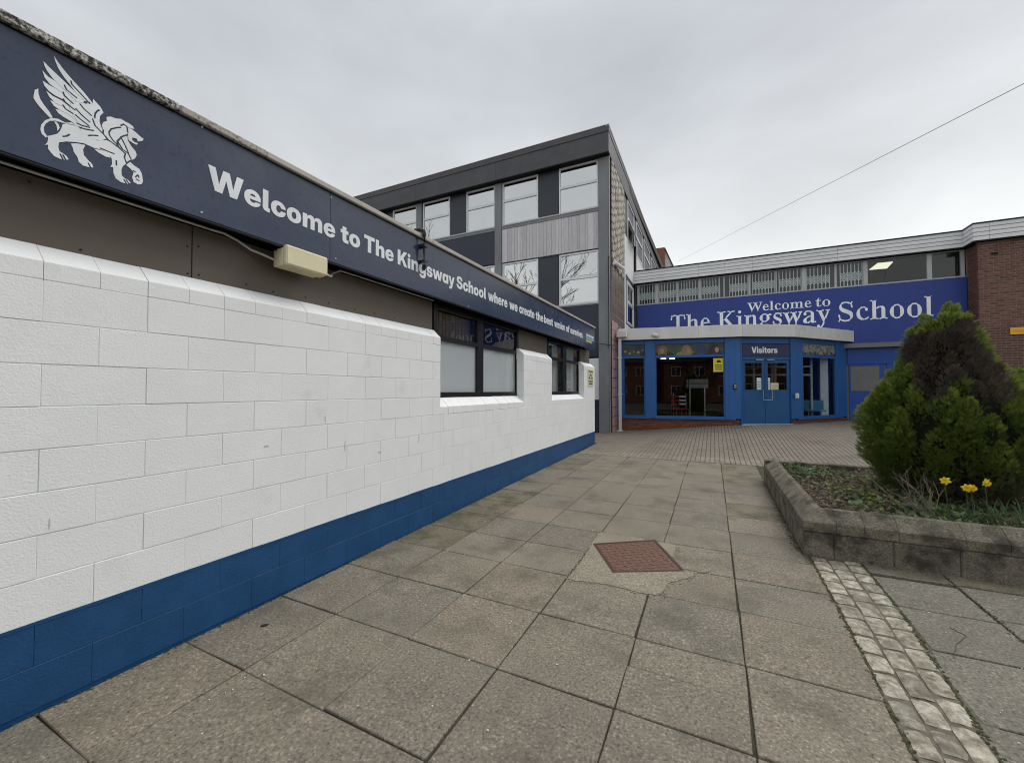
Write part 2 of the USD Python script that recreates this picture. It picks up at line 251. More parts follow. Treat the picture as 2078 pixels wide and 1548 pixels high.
SERIF="""K762:87,631 17,656 17,675 25,683 105,683 110,677 107,666 112,662 269,662 274,666 271,678 276,683 357,683 366,679 368,657 363,649 294,631 279,643 262,619 258,599 258,361 264,347 278,342 294,348 372,426 372,434 359,440 361,450 490,579 511,612 518,613 527,605 533,609 534,631 524,643 509,631 482,643 433,649 428,658 432,681 527,683 533,678 529,666 535,662 606,662 610,668 606,679 612,683 726,681 730,658 723,648 679,643 625,621 611,637 581,619 553,594 554,588 565,582 562,573 412,422 397,427 391,421 409,392 671,68 706,34 721,46 752,34 775,31 780,23 777,-3 702,-6 697,0 701,11 696,15 514,15 509,11 512,-1 507,-6 417,-4 413,5 417,31 463,34 489,45 503,32 511,43 510,63 480,111 322,312 296,329 279,321 258,294 259,81 264,61 282,35 288,36 297,49 322,38 364,31 368,23 365,-3 357,-6 280,-6 274,-1 278,11 273,15 112,15 106,11 110,-1 105,-6 20,-4 17,5 20,31 63,38 87,49 96,36 103,35 117,54 127,89 126,595 120,616 103,642 96,642;S581:63,31 80,33 80,138 77,143 65,140 59,146 59,231 67,241 92,241 101,233 122,163 120,154 108,151 105,144 131,93 173,48 179,50 184,60 192,60 233,38 266,30 336,34 379,58 394,46 417,72 430,118 430,147 425,168 393,218 351,247 208,318 157,353 114,400 92,457 88,508 96,551 114,596 138,627 159,646 152,664 216,695 317,699 420,675 425,668 416,659 417,652 451,647 475,659 463,673 474,696 505,697 510,689 510,654 504,649 493,653 489,647 489,561 494,556 506,560 510,554 510,477 503,467 482,467 472,478 450,540 454,546 465,548 467,554 445,589 408,628 402,627 400,615 393,612 336,647 308,655 268,655 225,639 197,613 191,615 186,625 179,625 162,576 168,531 181,505 211,474 238,457 415,370 466,335 489,307 508,274 513,253 516,247 520,177 508,126 489,89 458,53 412,24 411,17 420,10 418,3 369,-14 322,-22 256,-22 208,-14 159,3 153,10 158,26 126,34 98,24 98,17 110,8 95,-19 68,-22 59,-13 59,25;T631:9,673 15,682 30,683 36,679 32,668 36,662 115,662 121,666 117,678 123,683 244,683 251,679 247,667 252,662 370,662 376,666 372,678 378,683 503,683 510,679 506,668 510,662 589,662 595,666 594,682 616,679 617,659 601,660 597,654 597,576 603,572 614,575 618,570 618,477 608,467 587,467 579,473 574,509 558,555 562,561 573,563 574,569 556,597 530,623 504,637 491,620 443,636 395,640 385,652 378,645 378,89 387,54 401,35 408,36 417,49 457,34 491,31 495,5 490,-4 399,-6 394,-1 398,11 392,15 227,15 222,11 226,-1 220,-6 142,-6 134,-2 132,23 136,31 166,34 202,46 218,34 232,49 245,86 245,645 238,652 228,640 184,636 137,621 130,623 125,637 104,626 67,589 52,565 54,559 65,558 69,552 51,478 42,467 19,467 9,477 9,566 13,571 25,568 30,573 30,654 26,660 11,658;W912:-16,646 -29,657 -29,676 -20,683 39,683 43,677 39,666 45,662 196,662 201,666 197,677 203,683 273,680 276,657 270,648 222,635 212,647 205,646 194,620 193,602 197,593 197,581 205,549 305,256 317,230 334,223 344,230 333,239 333,251 421,478 429,484 438,475 445,476 461,520 460,539 437,609 419,642 410,645 400,632 342,648 336,658 340,681 419,683 424,677 420,666 426,662 573,662 578,666 574,677 579,683 650,683 658,680 660,657 654,648 622,643 598,632 590,646 582,646 570,624 570,602 574,583 586,549 686,255 705,242 717,248 706,259 705,269 789,522 809,587 809,605 815,610 826,606 830,611 829,628 819,645 813,644 804,632 748,650 745,677 754,683 822,683 827,679 824,668 827,662 869,662 875,666 871,677 876,683 934,680 937,658 934,650 895,631 879,643 855,606 858,599 871,596 871,584 756,237 748,228 735,235 728,229 663,31 665,23 678,26 683,20 669,-19 638,-22 629,-15 620,17 636,22 637,33 490,449 470,462 458,457 471,441 379,206 371,201 360,211 353,204 282,25 283,15 299,10 294,-9 283,-22 249,-19 240,9 255,15 257,24 60,599 35,645 28,644 19,632;a512:46,76 50,128 68,161 100,189 174,226 175,233 167,241 169,248 281,287 294,286 300,269 311,281 311,380 297,420 282,435 269,423 243,432 192,432 160,414 143,422 140,402 166,358 166,330 159,316 127,300 99,300 78,313 65,334 65,370 80,400 100,420 127,436 119,450 122,457 158,471 198,479 291,479 299,473 290,462 293,455 351,443 384,422 404,397 420,347 420,78 424,57 445,37 450,41 450,55 479,66 495,46 489,31 461,5 453,7 445,19 393,0 365,0 329,14 312,53 300,61 295,56 298,43 285,30 224,-6 214,-4 214,8 209,12 174,3 119,3 81,18 69,30 57,46/164,158 163,91 177,59 195,42 211,38 215,55 245,61 280,88 287,86 291,76 298,76 311,96 307,257 298,261 293,245 240,224 205,193 186,204;c438:46,180 46,262 65,331 92,377 134,420 166,438 167,445 158,452 161,459 221,479 307,479 316,472 313,456 354,439 382,415 397,385 397,349 381,326 362,319 342,319 323,326 311,342 311,346 311,347 311,348 311,350 307,357 307,421 299,438 292,438 284,427 258,436 229,432 200,408 183,420 159,365 150,292 154,214 158,204 159,189 167,156 196,97 228,66 264,47 308,43 313,48 312,63 337,68 367,84 398,109 413,109 427,96 429,83 412,62 365,19 324,-3 313,15 254,0 215,0 180,7 146,22 123,38 84,81 57,134;e446:46,188 50,297 65,343 92,389 127,424 169,447 170,454 162,463 168,471 203,480 288,475 322,462 323,455 315,449 315,442 339,427 374,388 400,324 405,267 424,265 425,247 418,240 402,240 399,246 402,256 397,261 320,261 314,257 318,245 313,240 181,240 175,244 175,256 168,258 159,247 158,223 162,185 166,178 166,166 170,158 170,154 170,153 170,152 170,150 175,136 193,101 224,70 249,55 291,47 310,48 305,70 348,84 397,131 420,123 429,104 401,61 358,19 336,6 327,7 319,22 285,7 247,0 192,3 143,22 99,57 65,115/160,351 158,288 168,272 175,275 174,286 180,291 295,291 304,276 313,281 315,363 306,405 297,425 281,416 246,436 221,432 202,419 186,427 171,401;g488:36,-112 46,-84 89,-58 80,-44 82,-38 92,-36 103,-44 108,-38 102,-22 84,-12 61,12 50,38 53,70 76,104 121,133 121,140 113,147 115,154 139,165 152,160 157,166 149,181 100,207 73,234 57,261 53,282 50,288 50,343 73,393 112,428 167,452 164,467 170,474 193,479 300,475 305,468 296,460 298,452 342,439 398,439 402,445 399,456 404,460 475,458 480,450 480,405 474,395 411,394 404,414 390,403 390,386 416,335 420,292 408,249 389,219 338,184 294,172 291,165 299,155 293,148 197,147 191,153 194,165 187,168 170,158 179,141 158,116 151,115 141,124 135,116 142,83 168,63 189,58 343,54 393,43 427,24 443,4 454,-30 454,-78 430,-130 442,-140 441,-147 410,-175 370,-194 330,-206 278,-214 160,-214 97,-201 95,-194 104,-187 104,-180 50,-147 38,-128/103,-75 93,-112 98,-130 119,-157 126,-156 130,-146 137,-144 168,-159 208,-167 273,-167 336,-155 360,-143 385,-113 401,-119 407,-107 406,-83 389,-55 355,-40 323,-35 141,-36 125,-49 134,-63 127,-77 118,-84/158,379 159,251 162,243 162,239 162,239 162,238 163,234 171,210 190,185 197,186 203,201 227,191 244,191 267,204 279,192 291,200 306,237 311,264 311,361 302,406 287,432 280,433 270,424 244,436 227,436 196,421 186,431 179,430 167,411;h565:31,30 63,42 78,29 92,56 92,618 81,645 75,644 65,632 52,643 25,650 21,675 30,683 83,683 89,679 85,667 90,662 197,662 202,667 201,681 218,683 225,676 225,660 219,656 208,660 204,654 206,402 215,394 223,393 222,410 238,431 286,464 293,461 293,450 299,447 332,455 338,458 385,458 427,443 447,427 466,393 477,339 478,58 491,30 506,42 545,27 548,2 539,-6 488,-6 482,-2 486,10 481,15 362,15 357,11 360,-1 355,-6 304,-6 295,-1 297,27 336,42 345,30 352,30 365,66 365,356 361,365 361,369 361,370 361,371 361,373 356,386 349,400 315,419 300,417 299,399 271,389 243,370 225,381 204,347 205,66 217,30 224,30 234,42 272,26 274,-2 265,-6 214,-6 209,-1 213,11 207,15 89,15 84,11 87,0 83,-6 30,-6 21,1 20,18;i296:34,431 24,443 25,461 34,468 85,468 89,462 86,451 91,447 197,447 202,451 202,467 217,468 224,462 224,443 209,445 204,439 204,76 209,49 219,30 226,30 236,41 273,25 276,3 270,-5 215,-6 211,-1 214,11 209,15 90,15 85,10 89,-2 83,-6 31,-6 22,-1 24,27 65,45 75,32 81,32 92,58 92,411 79,433 65,422|92,631 103,654 123,670 166,673 189,662 204,643 208,596 194,571 170,557 142,553 126,557 107,569 92,596;l296:31,30 65,45 75,32 81,32 92,56 92,622 82,648 67,635 29,650 25,675 34,683 85,683 91,679 87,667 92,662 197,662 202,667 201,681 218,683 225,676 225,660 219,656 208,660 204,654 204,76 209,49 218,31 226,30 235,41 270,28 275,21 275,2 266,-6 217,-6 211,-2 215,10 210,15 91,15 86,11 89,-1 85,-6 30,-6 21,1 20,18;m827:31,30 63,42 78,29 92,55 92,399 78,432 63,420 24,435 20,458 26,467 83,468 87,462 84,451 89,447 197,447 202,451 201,466 219,467 225,460 225,445 219,441 208,445 204,439 205,406 218,393 225,398 221,411 238,431 280,460 292,443 330,458 381,458 408,450 443,427 461,390 472,382 479,386 476,398 484,412 519,446 548,464 554,461 560,447 594,455 599,458 662,454 693,439 716,411 735,343 735,58 749,30 764,42 799,26 803,4 797,-5 744,-6 740,-1 743,11 738,15 621,15 616,10 620,-2 614,-6 565,-6 556,0 555,20 561,28 582,34 596,44 606,32 614,34 622,49 627,77 627,334 622,368 609,398 594,412 573,419 561,416 561,398 525,386 496,362 479,370 470,355 470,55 481,32 497,44 509,34 534,27 537,4 533,-4 477,-6 472,-1 476,11 470,15 356,15 351,10 354,-2 349,-6 299,-6 291,0 290,20 295,28 330,41 340,30 347,31 361,73 361,340 347,394 330,411 312,419 296,417 295,398 267,389 241,371 222,380 204,351 205,55 215,32 231,44 268,27 270,-2 262,-6 212,-6 207,-1 211,11 205,15 89,15 84,11 87,0 83,-6 30,-6 21,1 20,18;n565:31,30 63,42 78,29 92,55 92,399 78,432 63,420 24,435 24,465 82,468 87,462 84,451 89,447 197,447 202,451 201,466 219,467 225,460 225,446 220,441 205,442 204,412 208,399 219,392 225,396 221,408 227,420 250,443 278,460 285,458 287,447 292,443 307,450 311,450 312,450 313,451 315,451 332,455 338,458 385,458 427,443 447,427 466,393 477,339 478,58 491,30 506,42 545,27 549,18 545,-3 487,-6 482,-1 486,11 480,15 361,15 356,10 360,-2 354,-6 304,-6 295,-1 297,27 336,42 345,30 352,30 365,66 365,356 361,365 361,369 361,370 361,371 361,373 356,386 350,399 316,419 297,418 296,399 264,386 243,370 225,381 204,347 205,66 217,30 224,30 234,42 272,26 274,-2 265,-6 214,-6 209,-1 213,11 207,15 89,15 84,11 87,0 83,-6 30,-6 21,1 20,18;o500:42,215 50,297 80,369 107,404 170,444 170,450 162,458 165,465 214,480 286,480 321,471 329,463 323,452 325,446 350,436 393,404 420,369 439,331 450,297 458,247 450,161 436,119 409,73 377,41 330,14 335,-1 330,-8 275,-22 225,-22 170,-8 176,12 119,46 96,69 72,104 53,149 53,154 53,155 53,156 53,157 50,165 49,176 46,184 45,207/160,165 170,70 190,31 197,30 207,42 233,26 252,23 279,30 298,47 310,35 319,39 334,77 342,145 342,303 334,373 310,430 294,419 267,435 246,440 217,428 204,416 190,425 180,417 166,373 162,339;s431:51,29 69,30 69,73 65,79 53,75 47,81 47,154 57,164 78,164 86,159 110,94 107,87 95,86 94,80 121,46 137,58 191,30 227,30 252,38 267,50 283,38 299,66 299,109 288,130 270,148 119,234 92,261 77,288 69,339 77,374 100,416 136,445 129,464 171,479 241,479 306,463 317,456 311,442 323,439 335,446 321,457 326,466 345,482 363,481 368,474 368,439 362,435 351,438 347,432 348,404 363,405 368,400 368,334 361,325 341,324 333,330 309,382 310,389 321,393 322,400 306,420 290,408 256,428 219,436 197,431 169,413 154,425 143,405 144,364 168,329 311,251 347,220 362,189 362,185 362,184 362,183 362,181 366,174 366,151 370,143 362,92 335,42 300,15 308,-3 272,-18 205,-22 117,6 115,25 96,27 83,20 95,6 84,-12 76,-18 57,-18 48,-9 47,23;t338:28,455 44,468 51,452 59,452 179,584 178,591 166,593 163,600 184,631 194,637 219,634 222,583 216,578 205,582 200,577 203,457 217,448 218,464 224,468 304,468 314,458 314,419 307,410 223,409 218,414 220,425 214,429 205,423 200,412 200,97 206,77 221,54 251,47 256,52 253,66 278,79 303,113 317,113 337,98 320,59 279,10 269,10 260,23 216,3 189,0 149,3 116,18 100,38 88,76 88,414 79,427 65,430 60,426 60,410 29,411 24,420;w646:8,417 -22,438 -21,460 -13,468 28,467 31,462 28,451 34,447 152,447 157,451 153,462 158,468 211,465 211,436 178,422 168,432 162,432 155,419 154,402 158,393 158,389 158,388 158,387 159,385 163,371 225,204 235,189 249,185 258,191 248,200 248,208 291,313 298,317 306,308 314,310 326,337 327,356 322,378 303,426 295,431 283,422 248,434 244,457 249,466 304,468 308,462 305,451 311,447 423,447 428,451 424,462 429,468 484,465 487,441 482,431 448,420 434,432 423,408 428,383 479,224 488,211 500,207 510,212 501,223 502,235 570,407 565,421 527,436 526,463 535,468 657,468 668,457 666,437 637,417 623,391 544,190 535,186 525,195 518,188 455,31 459,24 472,26 475,19 459,-17 450,-22 430,-21 421,-12 409,26 415,32 427,29 430,39 403,115 403,118 403,119 403,120 403,124 352,280 331,294 322,288 331,278 329,265 290,168 284,162 272,172 265,167 206,22 209,15 220,17 225,12 217,-13 206,-22 177,-19 166,10 182,16 183,25 36,407 23,430 16,429;y446:24,420 -14,442 -13,461 -5,468 44,468 48,462 45,451 50,447 173,447 178,451 174,462 179,468 245,465 249,442 243,433 199,420 189,432 182,431 177,395 256,185 264,176 278,172 286,180 275,188 275,196 336,356 348,409 351,414 365,410 369,415 360,433 348,421 302,434 297,442 299,463 308,468 365,468 370,462 366,451 372,447 397,448 396,463 401,468 443,468 452,459 449,434 420,417 404,430 390,411 393,403 405,401 406,392 321,160 314,154 304,161 298,160 278,113 243,14 245,5 259,3 260,-8 225,-98 188,-162 154,-196 134,-206 126,-203 128,-191 124,-186 104,-193 57,-193 27,-177 7,-147 3,-127 7,-107 27,-80 49,-73 70,-77 85,-84 93,-96 99,-148 110,-159 122,-160 123,-142 145,-131 170,-98 193,-44 201,0 216,4 218,12 55,408 38,430"""
SANS_G, SERIF_G = glyphs(SANS), glyphs(SERIF)


def word(text, G, s0, s1, zb, cap, em_cap):
    """the word's shapes fitted between s0 and s1 on the base line zb, capitals cap metres tall"""
    x, parts = 0, []
    for ch in text:
        adv, g = G[ch]
        parts.append(affinity.translate(g, x, 0)); x += adv
    g = unary_union(parts); x0, _, x1, _ = g.bounds
    return affinity.affine_transform(g, [(s1 - s0) / (x1 - x0), 0, 0, cap / em_cap / 1000, s0 - x0 * (s1 - s0) / (x1 - x0), zb])


# ------------------------------------------------------------------ materials
def pmat(name, stops, scale=6.0, detail=6.0, rough=.7, bump=0.0, bscale=90.0, bdist=.004, objvar=0.0, islvar=0.0, spec=.4, metallic=0.0,
         speck=None, sscale=150.0, stain=None, stscale=2.0, stretch=None, transl=0.0, coat=0.0, rvar=0.0, dist=0.0):
    if isinstance(stops[0], (int, float)):
        stops = [(0.3, tuple(.9 * c for c in stops)), (.7, tuple(1.08 * c for c in stops))]
    N = {"geo": ("geometry", {}), "n1": ("noise_texture", {"scale": scale, "detail": detail, "roughness": .6, "distortion": dist}), "r1": ("rgb_ramp", {"ramp": stops}),
         "p": ("principled_bsdf", {"roughness": rough, "specular_ior_level": spec, "metallic": metallic, "coat_weight": coat})}
    L = [("n1.fac", "r1.fac")]
    if stretch:
        N["mp"] = ("mapping", {"scale": stretch})
        L += [("geo.position", "mp.vector"), ("mp.vector", "n1.vector")]
    else:
        L += [("geo.position", "n1.vector")]
    col = "r1.color"
    if speck:                                     # aggregate, specks
        N["n3"] = ("noise_texture", {"scale": sscale, "detail": 3.0, "roughness": .65})
        N["r3"] = ("rgb_ramp", {"ramp": speck})
        N["m3"] = ("mix", {"mix_type": "multiply", "fac": 1.0})
        L += [("geo.position", "n3.vector"), ("n3.fac", "r3.fac"), (col, "m3.color1"), ("r3.color", "m3.color2")]
        col = "m3.color"
    if stain:                                     # (colour, from, to)
        N["n4"] = ("noise_texture", {"scale": stscale, "detail": 7.0, "roughness": .62})
        N["mr4"] = ("map_range", {"from_min": stain[1], "from_max": stain[2], "to_min": 0.0, "to_max": stain[3] if len(stain) > 3 else 1.0, "clamp": True})
        N["m4"] = ("mix", {"mix_type": "mix", "color2": stain[0]})
        L += [("geo.position", "n4.vector"), ("n4.fac", "mr4.value"), ("mr4.result", "m4.fac"), (col, "m4.color1")]
        col = "m4.color"
    if objvar or islvar:
        N["mrv"] = ("map_range", {"from_min": 0.0, "from_max": 1.0, "to_min": 1 - (objvar or islvar), "to_max": 1 + (objvar or islvar)})
        N["hv"] = ("hsv", {})
        if objvar:
            N["oi"] = ("object_info", {}); L += [("oi.random", "mrv.value")]
        else:
            L += [("geo.random_per_island", "mrv.value")]
        L += [("mrv.result", "hv.value"), (col, "hv.color")]
        col = "hv.color"
    L += [(col, "p.base_color")]
    if rvar:
        N["mrr"] = ("map_range", {"from_min": .3, "from_max": .7, "to_min": max(.03, rough - rvar), "to_max": min(1.0, rough + rvar)})
        L += [("n1.fac", "mrr.value"), ("mrr.result", "p.roughness")]
    if bump:
        N["n2"] = ("noise_texture", {"scale": bscale, "detail": 4.0, "roughness": .6})
        N["bp"] = ("bump", {"strength": bump, "distance": bdist})
        L += [("geo.position", "n2.vector"), ("n2.fac", "bp.height"), ("bp.normal", "p.normal")]
    out = "p.BSDF"
    if transl:
        N["tb"] = ("translucent_bsdf", {}); N["mx"] = ("mix_closure", {"fac": transl})
        L += [(col, "tb.color"), ("p.BSDF", "mx.closure1"), ("tb.BSDF", "mx.closure2")]
        out = "mx.closure"
    usdkit.material(stage, "/World/Looks/" + name, N, L, surface=out)


def glass(name, tint=(.9, .95, .93), base=.04, gain=1.0):
    """one face of a pane: reflects more and more towards grazing view (Schlick)"""
    usdkit.material(stage, "/World/Looks/" + name, {
        "lw": ("layer_weight", {"blend": 0.5}), "pw": ("math", {"math_type": "power", "value2": 5.0}), "mr": ("map_range", {"from_min": 0.0, "from_max": 1.0, "to_min": base, "to_max": .9}),
        "t": ("transparent_bsdf", {"color": tint}), "g": ("glossy_bsdf", {"color": (gain, gain, gain), "roughness": 0.0}), "m": ("mix_closure", {})},
        [("lw.facing", "pw.value1"), ("pw.value", "mr.value"), ("mr.result", "m.fac"), ("t.BSDF", "m.closure1"), ("g.BSDF", "m.closure2")], surface="m.closure")


def emit(name, color, strength):
    usdkit.material(stage, "/World/Looks/" + name, {"e": ("emission", {"color": color, "strength": strength})}, surface="e.emission")


SPK = [(0.30, (.36, .35, .33)), (.42, (.80, .79, .77)), (.52, (1.0, .98, .95)), (.60, (1.16, 1.14, 1.08)), (.68, (1.9, 1.85, 1.72))]
pmat("white_block_paint", [(.3, (.78, .80, .80)), (.7, (.83, .845, .845))], scale=3, rough=.55, bump=.5, bscale=105, bdist=.005, objvar=.012, stain=((.42, .45, .37), .62, .84, .42), stscale=2.6)
pmat("blue_block_paint", [(.3, (.006, .055, .155)), (.7, (.010, .072, .19))], scale=5, rough=.45, bump=.5, bscale=75, bdist=.005, objvar=.06, spec=.4, stain=((.008, .03, .075), .60, .78, .4), stscale=9)
pmat("brown_panel", [(.3, (.122, .100, .077)), (.7, (.142, .118, .092))], scale=1.5, rough=.42, bump=.05, bscale=20, spec=.4)
pmat("black_frame", (.008, .008, .009), rough=.35, scale=9, bump=.1, bscale=60)
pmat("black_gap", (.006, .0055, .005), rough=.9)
pmat("navy_sign", [(.3, (.022, .036, .074)), (.7, (.028, .044, .087))], scale=2, rough=.24, spec=.6, stain=((.012, .016, .034), .57, .66, .8), stscale=34, rvar=.06)
pmat("vinyl_white", (.76, .79, .81), rough=.4, scale=4)
pmat("vinyl_cyan", (.25, .55, .72), rough=.4)
pmat("vinyl_yellow", (.75, .65, .15), rough=.4)
pmat("sign_edge", (.006, .007, .012), rough=.4)
pmat("roof_edge_metal", [(.3, (.36, .33, .29)), (.7, (.44, .41, .37))], scale=3, rough=.55, bump=.1, bscale=40)
pmat("lichen_edge", [(.36, (.015, .014, .012)), (.47, (.10, .09, .075)), (.56, (.42, .41, .38)), (.7, (.62, .61, .58))], scale=55, detail=5, rough=.85, bump=.7, bscale=60, bdist=.01)
pmat("lichen_edge_thin", [(.30, (.03, .028, .024)), (.40, (.25, .23, .2)), (.5, (.40, .37, .33)), (.7, (.46, .43, .39))], scale=55, detail=5, rough=.85, bump=.5, bscale=60, bdist=.01)
pmat("cream_plastic", [(.3, (.66, .60, .38)), (.7, (.74, .68, .46))], scale=5, rough=.4, stain=((.35, .30, .17), .66, .85, .6), stscale=8)
pmat("cable_white", (.55, .54, .5), rough=.5)
pmat("black_plastic", (.012, .012, .013), rough=.4)
pmat("blind_white", [(.3, (.84, .84, .85)), (.7, (.88, .88, .89))], scale=2, rough=.7)
pmat("curtain_white", (.72, .74, .74), rough=.8, scale=10)
pmat("tan_blind", [(.3, (.20, .155, .10)), (.7, (.26, .20, .14))], scale=10, rough=.8, stretch=(1, 6, .5))
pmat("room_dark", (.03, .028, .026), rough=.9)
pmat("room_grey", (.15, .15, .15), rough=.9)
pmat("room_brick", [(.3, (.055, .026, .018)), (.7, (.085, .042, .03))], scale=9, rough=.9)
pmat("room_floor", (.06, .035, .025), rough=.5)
pmat("fascia_dark", [(.3, (.045, .045, .05)), (.7, (.066, .066, .072))], scale=2.2, rough=.55, bump=.1, bscale=30, stain=((.085, .085, .09), .58, .8, .6), stscale=3)
pmat("pillar_concrete", [(.3, (.15, .16, .17)), (.7, (.20, .21, .22))], scale=2.5, rough=.7, bump=.2, bscale=50, stain=((.25, .26, .26), .62, .78, .5), stscale=3, stretch=(1, 1, .5))
pmat("dark_panel", (.028, .033, .042), rough=.4, scale=2)
pmat("navy_panel", (.020, .025, .042), rough=.38, scale=2)
pmat("timber_plank", [(.3, (.42, .405, .415)), (.7, (.56, .54, .55))], scale=7, rough=.7, objvar=.13, stretch=(7, 7, .6))
pmat("upvc_white", (.66, .68, .69), rough=.35, scale=2)
pmat("upvc_grey", (.40, .41, .42), rough=.4, scale=2)
glass("upper_glass", tint=(.6, .66, .66), base=.60, gain=.98)
glass("wall_glass", tint=(.88, .9, .9), base=.045)
glass("entrance_glass", tint=(.86, .89, .89), base=.03)
pmat("tile_textured", [(.3, (.25, .22, .18)), (.7, (.44, .40, .335))], scale=14, rough=.6, objvar=.2, bump=.5, bscale=45, bdist=.015)
pmat("tile_brown", [(.3, (.10, .075, .055)), (.7, (.16, .125, .095))], scale=9, rough=.4, objvar=.15)
pmat("tile_pink", [(.3, (.38, .235, .22)), (.7, (.50, .33, .31))], scale=4, rough=.32, objvar=.08, spec=.5)
pmat("grout_pale", (.40, .38, .35), rough=.9)
pmat("grout_dark", (.035, .026, .022), rough=.9)
pmat("render_white", [(.3, (.60, .60, .61)), (.7, (.68, .68, .69))], scale=3, rough=.7, bump=.1)
pmat("steel_strip", (.30, .31, .31), rough=.4, metallic=.6)
pmat("entrance_blue", [(.3, (.013, .085, .27)), (.7, (.019, .105, .32))], scale=2.5, rough=.38, spec=.45, stretch=(2, 2, .5), stain=((.06, .14, .28), .62, .85, .4), stscale=3)
pmat("door_blue", [(.3, (.010, .072, .20)), (.7, (.014, .085, .23))], scale=2.5, rough=.4, spec=.45)
pmat("royal_blue", [(.3, (.008, .052, .26)), (.7, (.012, .062, .30))], scale=2.5, rough=.4, spec=.4)
pmat("banner_blue", [(.3, (.020, .042, .20)), (.7, (.026, .050, .235))], scale=1.1, rough=.5, spec=.35, stretch=(1, 1, .35))
pmat("visitors_blue", (.030, .032, .095), rough=.4)
pmat("canopy_grey", [(.3, (.54, .54, .53)), (.7, (.63, .63, .62))], scale=2.5, rough=.65, stain=((.30, .30, .28), .58, .8, .55), stscale=4, stretch=(1, 1, .4))
pmat("clad_white", [(.3, (.60, .605, .615)), (.7, (.70, .705, .715))], scale=2, rough=.5, objvar=.05)
pmat("roof_felt", (.05, .05, .05), rough=.9)
pmat("brick_red", [(.3, (.105, .052, .040)), (.7, (.165, .082, .062))], scale=14, rough=.85, objvar=.22, bump=.5, bscale=70, stain=((.10, .05, .04), .6, .8, .5), stscale=9)
pmat("brick_red_far", [(.3, (.105, .052, .040)), (.7, (.165, .082, .062))], scale=14, rough=.85, islvar=.22, bump=.4, bscale=70)
pmat("brick_plinth", [(.3, (.11, .04, .022)), (.7, (.19, .075, .045))], scale=14, rough=.85, objvar=.2, bump=.5, bscale=70, stain=((.07, .06, .03), .55, .75, .6), stscale=5)
pmat("mortar", (.40, .33, .28), rough=.95, scale=30, bump=.4)
pmat("mortar_dark", (.11, .095, .075), rough=.95, scale=30, bump=.4)
pmat("yellow_sign", (.70, .38, .02), rough=.4)
pmat("yellow_paper", (.68, .56, .03), rough=.5)
pmat("cream_paper", (.62, .60, .40), rough=.5)
pmat("pale_paper", (.55, .68, .68), rough=.5)
pmat("ink", (.03, .03, .03), rough=.6)
pmat("chrome", (.65, .66, .67), rough=.25, metallic=1.0)
pmat("grille_white", (.86, .87, .86), rough=.45)
pmat("chair_blue", (.05, .20, .32), rough=.5)
pmat("chair_red", (.30, .02, .015), rough=.4)
pmat("chair_frame", (.45, .45, .45), rough=.35, metallic=.7)
for i, (a, b) in enumerate([((.166, .148, .117), (.220, .198, .158)), ((.156, .141, .114), (.210, .191, .155)), ((.174, .151, .117), (.228, .200, .158)), ((.150, .137, .112), (.202, .186, .152))]):
    pmat(f"slab_{'abcd'[i]}", [(.3, a), (.7, b)], scale=2.6, rough=.82, speck=SPK, sscale=74, bump=.8, bscale=110, bdist=.005, objvar=.05, stain=((.075, .070, .050), .50, .68, .6), stscale=2.4, spec=.3, rvar=.1)
pmat("slab_green", [(.3, (.120, .113, .082)), (.7, (.185, .165, .120))], scale=3.2, rough=.85, speck=SPK, sscale=74, bump=.75, bscale=130, bdist=.004, objvar=.07, stain=((.062, .062, .036), .47, .62, .7), stscale=3.5, spec=.3)
pmat("slab_right", [(.3, (.120, .113, .094)), (.7, (.175, .165, .135))], scale=2.6, rough=.8, speck=SPK, sscale=74, bump=.75, bscale=130, bdist=.004, objvar=.06, stain=((.50, .49, .44), .69, .74, .8), stscale=21, spec=.3)
pmat("joint_soil", [(.35, (.028, .024, .016)), (.6, (.055, .048, .030)), (.75, (.045, .055, .018))], scale=9, rough=.95, bump=.6, bscale=80)
pmat("patch_concrete", [(.3, (.19, .172, .130)), (.7, (.265, .242, .188))], scale=3, rough=.9, speck=SPK, sscale=75, bump=.8, bscale=110, bdist=.005)
pmat("rusty_iron", [(.3, (.070, .033, .022)), (.5, (.115, .054, .037)), (.7, (.17, .085, .060))], scale=28, rough=.7, bump=.4, bscale=90)
pmat("rust_dark", (.055, .028, .02), rough=.8)
pmat("granite_sett", [(.32, (.12, .108, .08)), (.5, (.27, .248, .20)), (.68, (.46, .44, .385))], scale=19, rough=.8, objvar=.25, speck=[(.25, (.4, .38, .34)), (.42, (.9, .88, .84)), (.6, (1.06, 1.04, 1.0)), (.75, (1.3, 1.28, 1.22))], sscale=85, bump=.7, bscale=60, bdist=.006, stain=((.11, .095, .06), .52, .68, .7), stscale=9)
pmat("sett_joint", [(.35, (.075, .066, .045)), (.7, (.15, .135, .098))], scale=14, rough=.95, bump=.7, bscale=70)
pmat("paver", [(.3, (.190, .165, .135)), (.7, (.25, .22, .182))], scale=4, rough=.85, objvar=.12, speck=SPK, sscale=90, bump=.3, stain=((.11, .105, .075), .52, .7, .6), stscale=1.2)
pmat("paver_far", [(.3, (.190, .165, .135)), (.7, (.25, .22, .182))], scale=4, rough=.85, islvar=.12, speck=SPK, sscale=90, bump=.3, stain=((.11, .105, .075), .52, .7, .6), stscale=1.2)
pmat("planter_stone", [(.3, (.105, .094, .070)), (.7, (.19, .170, .130))], scale=5, rough=.9, objvar=.06, speck=SPK, sscale=80, bump=.9, bscale=55, bdist=.008, stain=((.030, .027, .019), .47, .62, .85), stscale=6)
pmat("planter_front_stone", [(.3, (.105, .096, .075)), (.7, (.185, .168, .132))], scale=5, rough=.9, objvar=.06, speck=SPK, sscale=80, bump=.9, bscale=55, bdist=.008, stain=((.026, .024, .018), .49, .63, .85), stscale=6)
